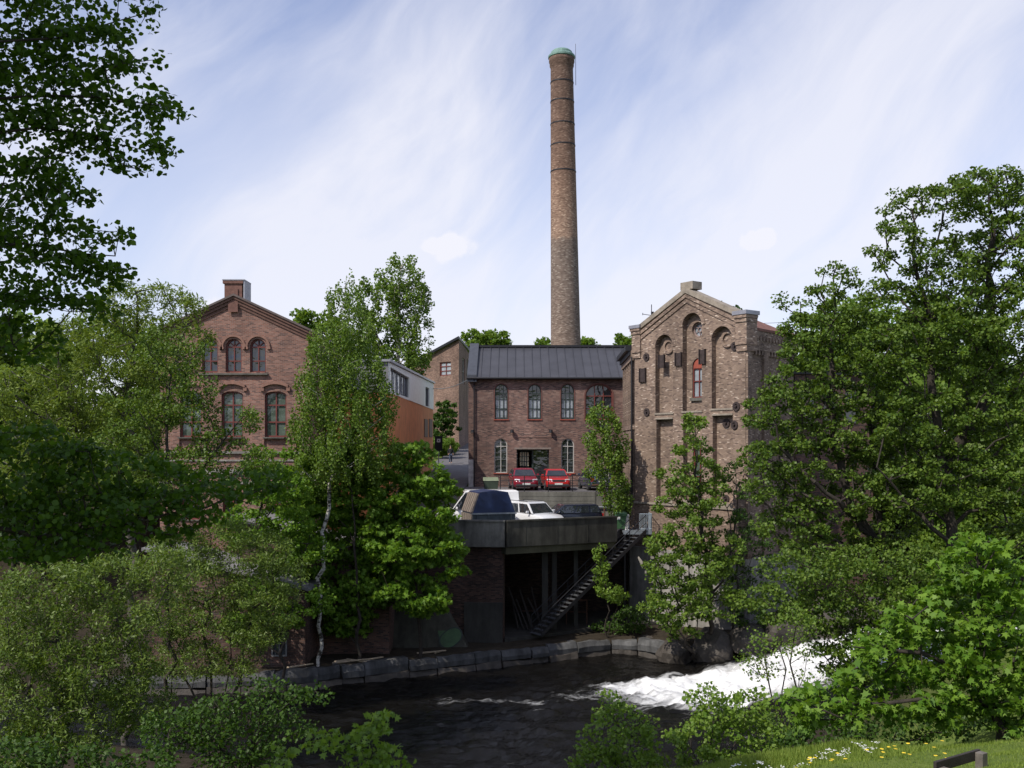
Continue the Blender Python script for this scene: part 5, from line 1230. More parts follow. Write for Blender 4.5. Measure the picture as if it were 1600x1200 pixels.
# ================================================================ BENCH
def bench():
    p0 = Vector((5.54, 12.5)); p1 = Vector((6.36, 13.02)); d = (p1-p0).normalized(); n = Vector((d.y, -d.x)); L = (p1-p0).length
    zt = -4.13; zg = lz(p0.x, p0.y); org = (p0.x, p0.y, zg)
    root = thing('park_bench', 'weathered dark wooden bench on the lawn at the lower right', 'bench', org)
    def bar(nm, u0, u1, w0, w1, z0, z1, mat, bv=.008):
        f = lambda u, w, z: (*(p0+d*u+n*w), z); m = MB()
        m.hexa([f(u0, w1, z0), f(u1, w1, z0), f(u1, w0, z0), f(u0, w0, z0)], [f(u0, w1, z1), f(u1, w1, z1), f(u1, w0, z1), f(u0, w0, z1)]); m.build(nm, mat, root, org, bevel=bv)
    bar('post', L-.14, L-.02, .0, .11, zg-.3, zt-.012, M['wood_grey']); bar('post', .02, .14, .0, .11, zg-.3, zt-.08, M['wood_grey'])
    bar('back_rail', -.02, L, -.05, -.003, zt-.14, zt, M['wood_dark']); bar('back_rail', -.02, L, -.05, -.003, zt-.40, zt-.27, M['wood_dark'])
    bar('arm_rail', -.75, .13, .114, .165, zt-.19, zt-.07, M['wood_dark'])
    for k in range(3): bar('seat_plank', -.75, L, .20+k*.15, .33+k*.15, zt-.46, zt-.42, M['wood_grey'])
    for u in (-.6, L-.12): bar('leg', u, u+.1, .5, .6, zg-.4, zt-.462, M['wood_grey'])
bench()

# ================================================================ VEGETATION
def rotmats(nrm, rng):
    """random frames whose z axis is nrm: returns x,y axes"""
    n = nrm/np.linalg.norm(nrm, axis=1, keepdims=True)
    t = rng.normal(size=n.shape); x = np.cross(t, n); x /= np.maximum(np.linalg.norm(x, axis=1, keepdims=True), 1e-6)
    y = np.cross(n, x); return x, y, n
def template(kind):
    if kind == 'rhomb': V = [(0, 0, 0), (.5, .48, .10), (0, 1, 0), (-.5, .48, .10)]
    elif kind == 'narrow': V = [(0, 0, 0), (.16, .45, .04), (0, 1, -.06), (-.16, .45, .04)]
    elif kind == 'oval': V = [(0, 0, 0), (.34, .22, .07), (.44, .58, .10), (0, 1.0, -.03), (-.44, .58, .10), (-.34, .22, .07)]
    elif kind == 'maple': V = [(0, 0, 0), (.20, .10, .02), (.62, .12, -.10), (.34, .40, .04), (.55, .74, -.06), (.20, .62, .04), (0, 1.08, -.12), (-.20, .62, .04), (-.55, .74, -.06), (-.34, .40, .04), (-.62, .12, -.10), (-.20, .10, .02)]
    elif kind == 'blade': V = [(-.04, 0, 0), (.04, 0, 0), (.03, .5, .06), (0, 1, .22)]
    return np.array(V)
def leaf_mesh(name, pos, axis_n, size, kind, mat, rng, parent=None, droop=None, kinddir=None):
    T = template(kind); k = len(T); n = len(pos)
    x, y, z = rotmats(axis_n, rng)
    if droop is not None:                       # bias the leaf's long axis (y) downwards
        y = y+np.array([0, 0, -droop]); y /= np.linalg.norm(y, axis=1, keepdims=True)
        x = np.cross(y, z); x /= np.maximum(np.linalg.norm(x, axis=1, keepdims=True), 1e-6); z = np.cross(x, y)
    s = size*rng.uniform(.65, 1.25, n)
    V = pos[:, None, :]+s[:, None, None]*(T[None, :, 0:1]*x[:, None, :]+T[None, :, 1:2]*y[:, None, :]+T[None, :, 2:3]*z[:, None, :])
    tint = np.clip(rng.normal(.45, .26, n), 0, 1)
    return np_mesh(name, V.reshape(-1, 3), np.arange(n*k).reshape(n, k), mat, parent, {'tint': np.repeat(tint, k)})
def skeleton(stems, clusters, rng, step=.55, wob=.10, rise=.35):
    nodes = []; par = []
    for st in stems:
        p0 = Vector(st[0]); start = len(nodes)
        for a, b in zip(st, st[1:]):
            a = np.array(a); b = np.array(b); k = max(2, int(np.linalg.norm(b-a)/step))
            for i in range(k+1):
                if len(nodes) > start and i == 0: continue
                q = a+(b-a)*i/k+(rng.normal(size=3)*wob*np.array([1, 1, .3]) if 0 < i < k else 0)
                par.append(len(nodes)-1 if len(nodes) > start else -1); nodes.append(q)
    nst = len(nodes)
    N = np.zeros((nst+len(clusters)*14+10, 3)); N[:nst] = np.array(nodes); cnt = nst; par = list(par)
    base_z = min(s[0][2] for s in stems); hz = N[:nst, 2].max()-base_z
    d0 = np.array([np.linalg.norm((N[:nst]-c)*np.array([1, 1, .6]), axis=1).min() for c in clusters]); tips = []
    minz = base_z+.12*hz
    for ci in np.argsort(d0):
        c = clusters[ci]; dv = c-N[:cnt]; h = np.hypot(dv[:, 0], dv[:, 1]); d = np.sqrt(h*h+dv[:, 2]**2)
        cost = d+1.6*np.maximum(0, rise*h-dv[:, 2])+np.where(N[:cnt, 2] < minz, 3, 0)
        j = int(np.argmin(cost)); k = min(12, max(1, int(d[j]/step))); a = N[j]; pv = j; ln = d[j]
        for i in range(1, k+1):
            t = i/k; q = a+(c-a)*t; q = q+np.array([0, 0, .16*ln*math.sin(math.pi*t)])+(rng.normal(size=3)*wob*.7 if i < k else 0)
            N[cnt] = q; par.append(pv); pv = cnt; cnt += 1
        tips.append(pv)
    return N[:cnt], np.array(par), nst
def limbs(name, N, par, mat, parent, tip=.008, pw=1.95, base=None, sides=5):
    n = len(N); cc = np.zeros(n); ch = np.bincount(par[par >= 0], minlength=n)
    cc[ch == 0] = 1
    for i in range(n-1, -1, -1):
        if par[i] >= 0: cc[par[i]] += cc[i]
    r = tip*cc**(1/pw)
    if base: r = r*(base/r.max()) if r.max() > base or True else r; r = np.maximum(r, tip*.8)
    idx = np.where(par >= 0)[0]; a = N[par[idx]]; b = N[idx]; ra = np.minimum(r[par[idx]], r[idx]*1.35); rb = r[idx]
    d = b-a; d /= np.maximum(np.linalg.norm(d, axis=1, keepdims=True), 1e-6)
    t = np.where(np.abs(d[:, 2:3]) < .9, np.array([[0, 0, 1.]]), np.array([[1., 0, 0]])); x = np.cross(d, t); x /= np.linalg.norm(x, axis=1, keepdims=True); y = np.cross(d, x)
    ang = 2*np.pi*np.arange(sides)/sides; cs = np.cos(ang)[None, :, None]; sn = np.sin(ang)[None, :, None]
    off = cs*x[:, None, :]+sn*y[:, None, :]
    A = a[:, None, :]+off*ra[:, None, None]-d[:, None, :]*ra[:, None, None]*.3; B = b[:, None, :]+off*rb[:, None, None]
    V = np.concatenate([A, B], 1).reshape(-1, 3); m = len(idx); o = (np.arange(m)*2*sides)[:, None]
    i = np.arange(sides); q = np.stack([i, sides+i, sides+(i+1) % sides, (i+1) % sides], -1)
    Fc = (o[:, :, None]+q[None]).reshape(-1, 4)
    return np_mesh(name, V, Fc, mat, parent, smooth=True)
def sample_blobs(blobs, spacing, rng, shell=.55):
    pts = []
    for c, r in blobs:
        vol = 4/3*math.pi*r[0]*r[1]*r[2]; n = int(vol/spacing**3*1.25)+2
        u = rng.normal(size=(n*2, 3)); u /= np.linalg.norm(u, axis=1, keepdims=True)
        rad = rng.random(n*2)**(1/3)*(1-shell)+shell*rng.random(n*2)**(1/6)
        pts.append(np.array(c)+u*rad[:, None]*np.array(r))
    P = np.concatenate(pts); rng.shuffle(P); keep = []; cell = {}
    for p in P:
        k = tuple(np.floor(p/spacing).astype(int)); ok = True
        for dx in (-1, 0, 1):
            for dy in (-1, 0, 1):
                for dz in (-1, 0, 1):
                    for q in cell.get((k[0]+dx, k[1]+dy, k[2]+dz), ()):
                        if (p[0]-q[0])**2+(p[1]-q[1])**2+(p[2]-q[2])**2 < spacing*spacing*.8: ok = False; break
                    if not ok: break
                if not ok: break
            if not ok: break
        if ok: cell.setdefault(k, []).append(p); keep.append(p)
    return np.array(keep)
NLEAF = [0]; SPM, PERM, SZM = .94, 2.2, 1.04
def tree(name, label, cat, group, base, stems, blobs, leaf, mat, bark='bark', size=.10, spacing=.6, per=45, spread=(.36, .36, .22), droop=None, upb=.7, seed=1, tr=None, drop=.08, tip=.008, parts=('trunk', 'crown'), step=.55, rise=.35, wob=.1):
    rng = np.random.default_rng(seed)
    spacing *= SPM; per = per*PERM; size *= SZM; tr = tr*.8 if tr else tr
    C = sample_blobs(blobs, spacing, rng); C = C[rng.random(len(C)) > drop]
    b = np.array(base); root = thing(name, label, cat, tuple(base), 0, group)
    N, par, nst = skeleton(stems, C, rng, step, wob, rise)
    limbs(parts[0], N-b, par, M[bark], root, tip, base=tr)
    w = rng.uniform(.35, 1.5, len(C)); cnt = np.maximum(3, (per*w).astype(int)); idx = np.repeat(np.arange(len(C)), cnt); n = len(idx)
    g = rng.normal(size=(n, 3)); rr = np.linalg.norm(g, axis=1, keepdims=True); g = g/rr*np.minimum(rr, 1.7)
    pos = C[idx]+g*np.array(spread)*.56
    if droop: pos[:, 2] -= np.abs(rng.normal(size=n))*droop*.35
    nr = rng.normal(size=(n, 3)); nr /= np.linalg.norm(nr, axis=1, keepdims=True); nr = nr+np.array([SUN.x*.25, SUN.y*.25, upb])
    leaf_mesh(parts[1], pos-b, nr, size, leaf, M[mat], rng, root, droop)
    NLEAF[0] += n
    return root
def PB(Y, lst, depth=.9):
    """crown lobes given as photo ellipses (x, y, rx, ry[, distance offset]) at distance Y"""
    o = []
    for e in lst:
        px, py, rx, ry = e[:4]; y = Y+(e[4] if len(e) > 4 else 0); s = F/y
        c = at(px, py, y); o.append((tuple(c), (rx/s, min(rx, ry*1.4)/s*depth+.3, ry/s)))
    return o
def B(px, Y, dz=-.25):
    x = (px-CX)/F*Y; return (x, Y, lz(x, Y)+dz)
def up(base, *pts):
    """stem from the base through photo points (px, py, Y)"""
    return [base]+[tuple(at(*p)) for p in pts]

# --- right bank: alders
b = B(1492, 36); tree('alder_tree', 'tall dark-trunked alder rising highest at the right edge', 'tree', 'alders on the near bank', b,
    [up(b, (1488, 850, 36), (1470, 740, 36), (1462, 640, 36.2), (1455, 500, 36.5), (1430, 420, 36.5), (1425, 330, 36.5)), up(tuple(at(1470, 740, 36)), (1545, 620, 36.5), (1550, 450, 37), (1545, 300, 37)), up(tuple(at(1488, 850, 36)), (1420, 790, 35.5), (1370, 730, 35.2))],
    PB(36, [(1425, 318, 52, 26), (1398, 385, 46, 34), (1372, 455, 34, 20), (1480, 318, 50, 38), (1540, 300, 62, 40, 1), (1600, 330, 60, 60, 1), (1560, 400, 80, 65, 1), (1470, 425, 62, 60), (1500, 520, 95, 75), (1405, 545, 70, 45), (1590, 520, 70, 80), (1560, 630, 80, 70), (1455, 660, 95, 55), (1545, 745, 85, 55), (1435, 760, 70, 48), (1600, 850, 60, 50)]), 'rhomb', 'leaf_alder', size=.115, spacing=.62, per=50, seed=11, tr=.30, drop=.14)
b = B(1405, 38); tree('alder_tree', 'broad leaning alder spreading in front of the tan mill wall', 'tree', 'alders on the near bank', b,
    [up(b, (1392, 890, 38), (1365, 840, 38), (1330, 790, 38), (1305, 700, 38), (1300, 560, 38), (1302, 430, 38)), up(tuple(at(1385, 870, 38)), (1375, 760, 38.5), (1360, 650, 38.8), (1370, 540, 39)), up(tuple(at(1365, 840, 38)), (1290, 770, 37), (1220, 700, 36.8))],
    PB(38, [(1300, 440, 36, 36), (1285, 505, 62, 42), (1228, 472, 24, 10), (1250, 480, 22, 12), (1340, 520, 48, 45), (1256, 548, 38, 22), (1300, 600, 100, 48), (1215, 640, 58, 40), (1330, 680, 95, 50), (1235, 715, 78, 42), (1200, 760, 40, 30), (1310, 770, 90, 50), (1240, 820, 60, 42), (1390, 720, 70, 60), (1380, 820, 60, 40), (1300, 860, 70, 40)]), 'rhomb', 'leaf_alder', size=.12, spacing=.64, per=50, seed=12, tr=.26, drop=.12)
b = B(1345, 33); tree('alder_tree', 'low alder with foliage hanging over the top of the white water', 'tree', 'alders on the near bank', b,
    [up(b, (1330, 1010, 33), (1300, 940, 33), (1270, 900, 33)), up(b, (1360, 960, 33.5), (1390, 900, 33.5))],
    PB(33, [(1250, 890, 70, 32), (1220, 945, 55, 34), (1330, 900, 80, 40), (1300, 945, 70, 28), (1390, 950, 70, 45), (1420, 890, 60, 40), (1360, 1000, 70, 35), (1480, 930, 70, 50, 1), (1560, 960, 70, 60, 2), (1480, 1030, 90, 50, 1), (1298, 1000, 34, 26), (1325, 1050, 40, 24), (1285, 960, 40, 22)]), 'rhomb', 'leaf_alder', size=.105, spacing=.52, per=42, seed=13, tr=.12)
b = B(1440, 62); tree('bright_tree', 'light green leafy tree half hidden behind the leaning alder', 'tree', None, b,
    [up(b, (1440, 760, 62), (1430, 600, 62), (1425, 480, 62))], PB(62, [(1420, 500, 55, 45), (1350, 520, 55, 55), (1480, 560, 80, 80), (1390, 640, 100, 90), (1560, 640, 90, 90), (1480, 760, 110, 90), (1340, 760, 80, 80)]), 'rhomb', 'leaf_far', size=.24, spacing=1.3, per=50, spread=(.8, .8, .5), seed=14, tr=.35)
# --- mill foot
b = B(1112, 51.0); tree('young_tree', 'upright young tree growing at the waterside against the tan mill', 'tree', None, b,
    [up(b, (1112, 930, 50), (1100, 850, 49.5), (1092, 760, 49.3), (1086, 660, 49.3)), up(tuple(at(1112, 940, 50)), (1140, 880, 50), (1146, 780, 50)), up(b, (1060, 985, 49))],
    PB(49.3, [(1084, 668, 18, 24), (1082, 715, 34, 32), (1050, 740, 22, 22), (1086, 770, 48, 36), (1046, 785, 26, 24), (1080, 830, 56, 36), (1030, 860, 30, 26), (1075, 885, 72, 40), (1055, 945, 52, 34), (1105, 935, 55, 40), (1065, 985, 36, 18), (1130, 860, 34, 34), (1112, 750, 22, 30)]), 'rhomb', 'leaf_birch', size=.14, spacing=.66, per=40, seed=21, tr=.16)
b = B(1148, 51.0); tree('thin_tree', 'thin sparse sapling at the right corner of the tan mill foot', 'tree', None, b,
    [up(b, (1150, 900, 51), (1152, 800, 51), (1150, 740, 51))], PB(51, [(1150, 750, 22, 36), (1160, 830, 30, 36), (1145, 900, 30, 40), (1180, 880, 34, 44), (1175, 960, 34, 30)]), 'rhomb', 'leaf_shade', size=.13, spacing=.7, per=26, seed=22, tr=.10)
b = (at(958, 808, 57.2).x, 57.6, -5.15); tree('slim_birch', 'slim drooping birch standing by the parked cars in front of the workshop', 'tree', None, b,
    [up(b, (956, 760, 57.6), (946, 700, 57.6), (938, 640, 57.6))], PB(57.6, [(936, 648, 22, 16), (948, 665, 26, 18), (938, 690, 26, 22), (950, 715, 30, 24), (934, 728, 28, 16), (955, 750, 26, 24), (965, 780, 22, 18), (968, 690, 14, 20)]), 'rhomb', 'leaf_birch', 'birchbark', size=.13, spacing=.55, per=34, spread=(.25, .25, .36), droop=.5, seed=23, tr=.07, drop=.02)
b = (at(950, 985, 53.3).x, 53.6, -10.8); tree('small_shrub', 'small sunlit upright shrub below the steel stairs', 'shrub', None, b,
    [up(b, (948, 940, 53.0), (940, 868, 52.8)), up(b, (965, 950, 53.2))], PB(52.9, [(938, 868, 9, 16), (943, 895, 13, 20), (950, 925, 18, 14), (968, 932, 16, 10)]), 'rhomb', 'leaf_bright', size=.12, spacing=.42, per=26, spread=(.26, .26, .2), seed=24, tr=.05, parts=('stems', 'foliage'))
b = (at(945, 985, 54.5).x, 55, -10.8); tree('dark_bush', 'dark spreading bush in the shade at the foot of the stairs', 'shrub', None, b,
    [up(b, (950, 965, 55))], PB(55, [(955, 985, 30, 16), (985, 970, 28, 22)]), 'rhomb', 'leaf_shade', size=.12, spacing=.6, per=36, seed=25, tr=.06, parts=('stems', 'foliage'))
b = (7.6, 60.9, -5.15); tree('wall_shrub', 'dark ivy-like shrub tumbling over the wall beside the downpipe', 'shrub', None, b,
    [up(b, (985, 770, 60.7))], PB(60.6, [(985, 772, 20, 15), (975, 790, 14, 14)]), 'rhomb', 'leaf_shade', size=.13, spacing=.45, per=34, seed=26, tr=.04, parts=('stems', 'foliage'))
# --- left of centre: birches and maples on the far bank
b = B(497, 46.6); tree('weeping_birch', 'tall drooping birch with white trunk before the orange house', 'tree', None, b,
    [up(b, (500, 960, 46.6), (508, 850, 46.6), (520, 720, 46.8), (532, 560, 47), (542, 430, 47)), up(tuple(at(520, 720, 46.8)), (570, 640, 47.5), (590, 560, 48))],
    PB(47, [(540, 445, 16, 24), (535, 480, 28, 26), (548, 520, 40, 34), (515, 545, 36, 40), (560, 580, 44, 44), (500, 610, 42, 48), (545, 650, 60, 50), (590, 620, 30, 50), (485, 665, 34, 34), (540, 700, 60, 44), (500, 720, 40, 40), (595, 700, 30, 40)]), 'rhomb', 'leaf_birch', 'birchbark', size=.105, spacing=.58, per=54, spread=(.24, .24, .55), droop=.9, seed=31, tr=.12, upb=.35, drop=.08)
b = B(628, 84); tree('birch_tree', 'tall round-topped birch rising behind the orange house', 'tree', None, b,
    [up(b, (625, 640, 84), (622, 520, 84), (626, 420, 84)), up(tuple(at(625, 600, 84)), (575, 500, 84), (560, 455, 84))],
    PB(84, [(628, 432, 36, 30), (645, 470, 30, 32), (606, 465, 36, 34), (575, 470, 22, 34), (640, 515, 38, 32), (596, 520, 42, 36), (625, 560, 50, 30), (560, 540, 34, 40), (655, 545, 18, 22)]), 'rhomb', 'leaf_birch', 'birchbark', size=.20, spacing=.95, per=52, spread=(.5, .5, .6), droop=.5, seed=32, tr=.25, drop=.12)
b = B(655, 48.6); tree('maple_tree', 'bushy bright green maple right of the white birch trunk by the deck', 'tree', 'maples on the far bank', b,
    [up(b, (650, 930, 48.4), (645, 830, 48.2), (650, 730, 48))], PB(48.2, [(640, 712, 34, 24), (660, 745, 42, 32), (620, 770, 44, 36), (670, 800, 44, 36), (690, 775, 26, 22), (630, 850, 60, 44), (690, 860, 36, 32), (600, 910, 50, 36), (660, 930, 48, 30), (705, 890, 22, 20)]), 'maple', 'leaf_maple', size=.19, spacing=.62, per=38, spread=(.42, .42, .22), seed=33, tr=.12)
b = B(560, 47.5); tree('maple_tree', 'rounded bright green maple just left of the deck behind the birch trunk', 'tree', 'maples on the far bank', b,
    [up(b, (560, 930, 47.3), (555, 830, 47.2), (540, 730, 47))], PB(48.6, [(520, 712, 44, 22), (480, 735, 38, 28), (560, 735, 40, 30), (520, 775, 55, 36), (580, 800, 45, 40), (470, 800, 34, 40), (552, 850, 40, 40), (462, 850, 22, 30), (500, 800, 50, 40), (490, 870, 46, 36), (520, 930, 46, 32), (570, 920, 44, 34), (545, 970, 40, 26)]), 'maple', 'leaf_maple', size=.18, spacing=.60, per=40, spread=(.42, .42, .22), seed=34, tr=.12)
b = B(438, 44.6); tree('leaning_tree', 'dark leaning small tree beside the low outbuilding', 'tree', None, b,
    [up(b, (445, 1000, 44.8), (468, 900, 45), (480, 850, 45)), up(tuple(at(445, 1000, 44.8)), (415, 930, 44.5), (400, 830, 44.5), (420, 750, 44.5))], PB(45, [(480, 860, 45, 22), (440, 880, 35, 24), (410, 930, 40, 28), (450, 960, 28, 20), (385, 980, 34, 26), (500, 940, 20, 24), (430, 765, 50, 34), (385, 825, 50, 34), (450, 815, 40, 26), (420, 720, 40, 20)]), 'rhomb', 'leaf_maple', size=.13, spacing=.58, per=44, seed=35, tr=.13, drop=.08)
# --- up the road
b = (at(694, 690, 108).x, 108, float(zU(108))); tree('roadside_tree', 'small round dark green tree beside the road before the warehouse', 'tree', None, b,
    [up(b, (695, 665, 108))], PB(108, [(697, 648, 20, 22), (690, 668, 20, 20), (706, 668, 14, 14)]), 'rhomb', 'leaf_shade', size=.22, spacing=.72, per=50, seed=41, tr=.10)
b = (at(690, 705, 100).x, 100, float(zU(100))); tree('clipped_hedge', 'low bright green hedge along the left side of the road', 'hedge', None, b,
    [up(b, (692, 700, 100))], PB(100, [(684, 697, 14, 13), (698, 697, 14, 12), (692, 702, 20, 10, 4), (708, 695, 8, 9, 5)]), 'rhomb', 'leaf_far', size=.15, spacing=.46, per=60, spread=(.3, .3, .3), seed=42, tr=.03, parts=('stems', 'foliage'))
# --- beyond the roofs
for i, (lb, px, Y, bl) in enumerate((('wide low treetop showing above the far roofs left of the chimney', 762, 150, [(745, 533, 22, 14), (772, 530, 28, 14), (760, 545, 42, 14)]),
        ('small treetop just left of the chimney foot', 850, 150, [(848, 539, 13, 8), (856, 548, 16, 10)]), ('small treetop just right of the chimney foot', 918, 150, [(914, 539, 14, 9), (925, 548, 16, 10)]),
        ('treetop between the dark roof and the tan mill', 978, 140, [(974, 535, 14, 10), (990, 545, 22, 16)]), ('treetop behind the ridge of the red brick house', 482, 110, [(478, 500, 22, 12), (500, 520, 36, 26)]))):
    b = (at(px, 0, Y).x, Y, float(zU(Y))-.3); t = at(px, bl[0][1]+8, Y)
    tree('distant_tree', lb, 'tree', 'trees beyond the roofs', b, [[b, (b[0], Y, t.z-3), tuple(t)]], PB(Y, bl), 'rhomb', 'leaf_far', size=.42, spacing=1.15, per=46, spread=(.8, .8, .6), seed=50+i, tr=.3)
# --- left: willow, alder, osier scrub
b = B(200, 37); tree('willow_tree', 'pale yellow-green willow half covering the red brick house', 'tree', None, b,
    [up(b, (205, 850, 37), (215, 720, 37), (200, 600, 37), (215, 470, 37)), up(tuple(at(215, 720, 37)), (280, 590, 36.6), (290, 480, 36.6)), up(tuple(at(205, 850, 37)), (120, 680, 37), (90, 540, 37))],
    PB(37, [(205, 475, 46, 40), (240, 465, 36, 30), (285, 478, 34, 24), (275, 520, 50, 36), (170, 520, 60, 50), (230, 560, 70, 44), (110, 560, 70, 56), (150, 620, 80, 44), (50, 620, 70, 66), (230, 640, 46, 34), (120, 690, 100, 44), (60, 740, 90, 40), (190, 740, 70, 40)]), 'narrow', 'leaf_willow', 'bark_grey', size=.17, spacing=.62, per=56, spread=(.4, .4, .34), droop=.35, seed=61, tr=.2, drop=.2, upb=.5)
b = B(264, 33); tree('dark_stemmed_tree', 'slender dark-stemmed tree with open branches before the brick house', 'tree', None, b,
    [up(b, (266, 850, 33), (262, 720, 33), (268, 580, 33)), up(tuple(at(264, 790, 33)), (330, 715, 33), (372, 660, 33), (392, 630, 33)), up(tuple(at(262, 720, 33)), (215, 640, 33), (180, 610, 33))],
    PB(33, [(290, 560, 36, 30), (250, 545, 40, 30), (310, 610, 36, 26), (270, 580, 30, 24), (300, 640, 44, 26), (235, 640, 44, 30), (345, 690, 44, 22), (385, 655, 20, 16), (300, 720, 64, 28), (200, 690, 50, 34), (240, 760, 70, 30), (340, 750, 60, 24), (400, 720, 40, 22)]), 'rhomb', 'leaf_alder', size=.085, spacing=.48, per=48, seed=62, tr=.10, drop=.12)
b = B(105, 25); tree('osier_bush', 'large pale green osier scrub filling the lower left corner', 'shrub', 'osier scrub on the near left bank', b,
    [up(b, (95, 1060, 25), (90, 930, 25)), up(b, (160, 1060, 25), (190, 930, 25)), up(b, (50, 1060, 25), (30, 960, 25))],
    PB(25, [(70, 930, 85, 50), (165, 900, 70, 42), (210, 960, 70, 50), (110, 990, 100, 50), (30, 1010, 70, 60), (170, 1045, 80, 50), (60, 1090, 80, 56), (140, 1120, 90, 50), (40, 1170, 70, 40), (225, 1090, 40, 46), (250, 890, 60, 34)]), 'narrow', 'leaf_osier', 'bark_grey', size=.125, spacing=.44, per=50, spread=(.3, .3, .24), seed=63, tr=.09, parts=('stems', 'foliage'), step=.4)
b = B(335, 33.5); tree('osier_bush', 'darker multi-stemmed osier beside the river left of the white birch', 'shrub', 'osier scrub on the near left bank', b,
    [up(b, (330, 1060, 33.5), (320, 930, 33.5)), up(b, (372, 1070, 33.5), (392, 950, 33.5)), up(b, (300, 1080, 33.5), (270, 990, 33.5)), up(b, (352, 1080, 33.5), (360, 1000, 33.5))],
    PB(33.5, [(350, 845, 60, 30), (290, 850, 50, 30), (410, 860, 50, 30), (325, 905, 66, 34), (395, 920, 50, 34), (370, 878, 66, 30), (300, 870, 60, 34), (450, 900, 40, 24), (430, 965, 40, 24), (270, 960, 50, 40), (350, 965, 70, 36), (410, 985, 40, 30), (300, 1030, 60, 36), (370, 1030, 44, 30), (440, 930, 30, 22)]), 'narrow', 'leaf_osier', 'bark', size=.125, spacing=.48, per=52, spread=(.32, .32, .24), seed=64, tr=.07, parts=('stems', 'foliage'), drop=.05)
b = B(395, 23.5); tree('dark_bush', 'low dark bush at the water edge below the osiers', 'shrub', None, b,
    [up(b, (390, 1130, 23.5), (410, 1080, 23.5)), up(b, (340, 1140, 23.5))], PB(23.5, [(400, 1095, 70, 30), (330, 1120, 60, 34), (450, 1140, 44, 26), (280, 1150, 60, 40), (380, 1160, 70, 34), (490, 1090, 26, 14)]), 'rhomb', 'leaf_shade', size=.085, spacing=.42, per=34, seed=65, tr=.06, parts=('stems', 'foliage'), drop=.2)
# --- near right: maple, saplings, shore bushes
b = B(1560, 21.5); tree('maple_tree', 'large bright green maple filling the lower right bank above the lawn', 'tree', None, b,
    [up(b, (1545, 1080, 21.5), (1530, 960, 21.5), (1525, 850, 21.5)), up(tuple(at(1545, 1080, 21.5)), (1440, 1020, 21.2), (1330, 1010, 21))],
    PB(21.5, [(1535, 845, 30, 26), (1510, 885, 44, 34), (1560, 900, 50, 36), (1480, 935, 44, 34), (1540, 960, 70, 44), (1590, 990, 44, 50), (1420, 975, 40, 30), (1480, 1005, 64, 36), (1378, 1015, 40, 28), (1420, 1045, 56, 34), (1345, 1062, 40, 20), (1360, 1085, 70, 30), (1450, 1085, 70, 36), (1540, 1050, 64, 44), (1270, 1090, 44, 20), (1300, 1115, 50, 18), (1570, 1100, 50, 36)]), 'maple', 'leaf_maple', size=.145, spacing=.46, per=24, spread=(.32, .32, .16), seed=71, tr=.13, upb=1.0, droop=.3, drop=.1)
b = B(1238, 29); tree('waterside_sapling', 'thin bare-stemmed saplings standing before the white water', 'tree', None, b,
    [up(b, (1246, 1080, 29), (1240, 1000, 29), (1236, 950, 29)), up(b, (1232, 1150, 29), (1222, 1080, 29), (1215, 980, 29)), up(b, (1226, 1150, 29), (1206, 1090, 29), (1195, 1010, 29))],
    PB(29, [(1205, 1000, 44, 20), (1250, 1010, 34, 18), (1185, 1040, 36, 16), (1240, 970, 34, 20), (1270, 1060, 30, 16), (1220, 1130, 40, 20)]), 'rhomb', 'leaf_birch', size=.075, spacing=.42, per=24, seed=72, tr=.045, drop=.25, parts=('stems', 'crown'))
b = B(965, 21.5); tree('shore_bush', 'bright young alder bush at the bottom centre by the river', 'shrub', 'young alders along the near shore', b,
    [up(b, (962, 1170, 21.5), (958, 1100, 21.5)), up(b, (985, 1170, 21.5), (1005, 1130, 21.5)), up(b, (930, 1190, 21.5))],
    PB(21.5, [(958, 1092, 18, 14), (965, 1125, 38, 24), (1000, 1130, 24, 20), (940, 1160, 34, 24), (985, 1170, 50, 30), (930, 1200, 44, 24), (1010, 1200, 40, 24)]), 'oval', 'leaf_bright', size=.08, spacing=.33, per=24, spread=(.22, .22, .16), seed=73, tr=.03, parts=('stems', 'foliage'), drop=.12)
b = B(1112, 22); tree('shore_bush', 'taller young alder bush before the foot of the white water', 'shrub', 'young alders along the near shore', b,
    [up(b, (1110, 1170, 22), (1105, 1090, 22)), up(b, (1150, 1160, 22), (1180, 1090, 22)), up(b, (1080, 1170, 22))],
    PB(22, [(1103, 1090, 24, 16), (1110, 1125, 42, 24), (1150, 1110, 34, 22), (1180, 1095, 20, 16), (1085, 1160, 44, 28), (1140, 1160, 46, 28), (1190, 1140, 36, 22), (1110, 1200, 70, 24), (1200, 1185, 44, 22)]), 'oval', 'leaf_bright', size=.08, spacing=.34, per=24, spread=(.22, .22, .16), seed=74, tr=.035, parts=('stems', 'foliage'), drop=.12)
b = B(560, 12.6); tree('maple_seedling', 'spindly light green maple seedlings at the bottom edge', 'shrub', None, b,
    [up(b, (575, 1200, 12.6), (592, 1125, 12.6)), up(b, (540, 1190, 12.6), (490, 1160, 12.6)), up(b, (610, 1200, 12.6), (628, 1190, 12.6)), up(b, (500, 1215, 12.7), (440, 1190, 12.8))],
    PB(12.6, [(592, 1128, 16, 10), (570, 1150, 20, 10), (530, 1158, 26, 7), (494, 1160, 14, 6), (600, 1180, 28, 12), (560, 1192, 30, 10), (436, 1188, 18, 10), (625, 1195, 14, 8)]), 'maple', 'leaf_bright', size=.075, spacing=.17, per=8, spread=(.12, .12, .06), seed=75, tr=.012, parts=('stems', 'foliage'), step=.2, tip=.003, wob=.03)

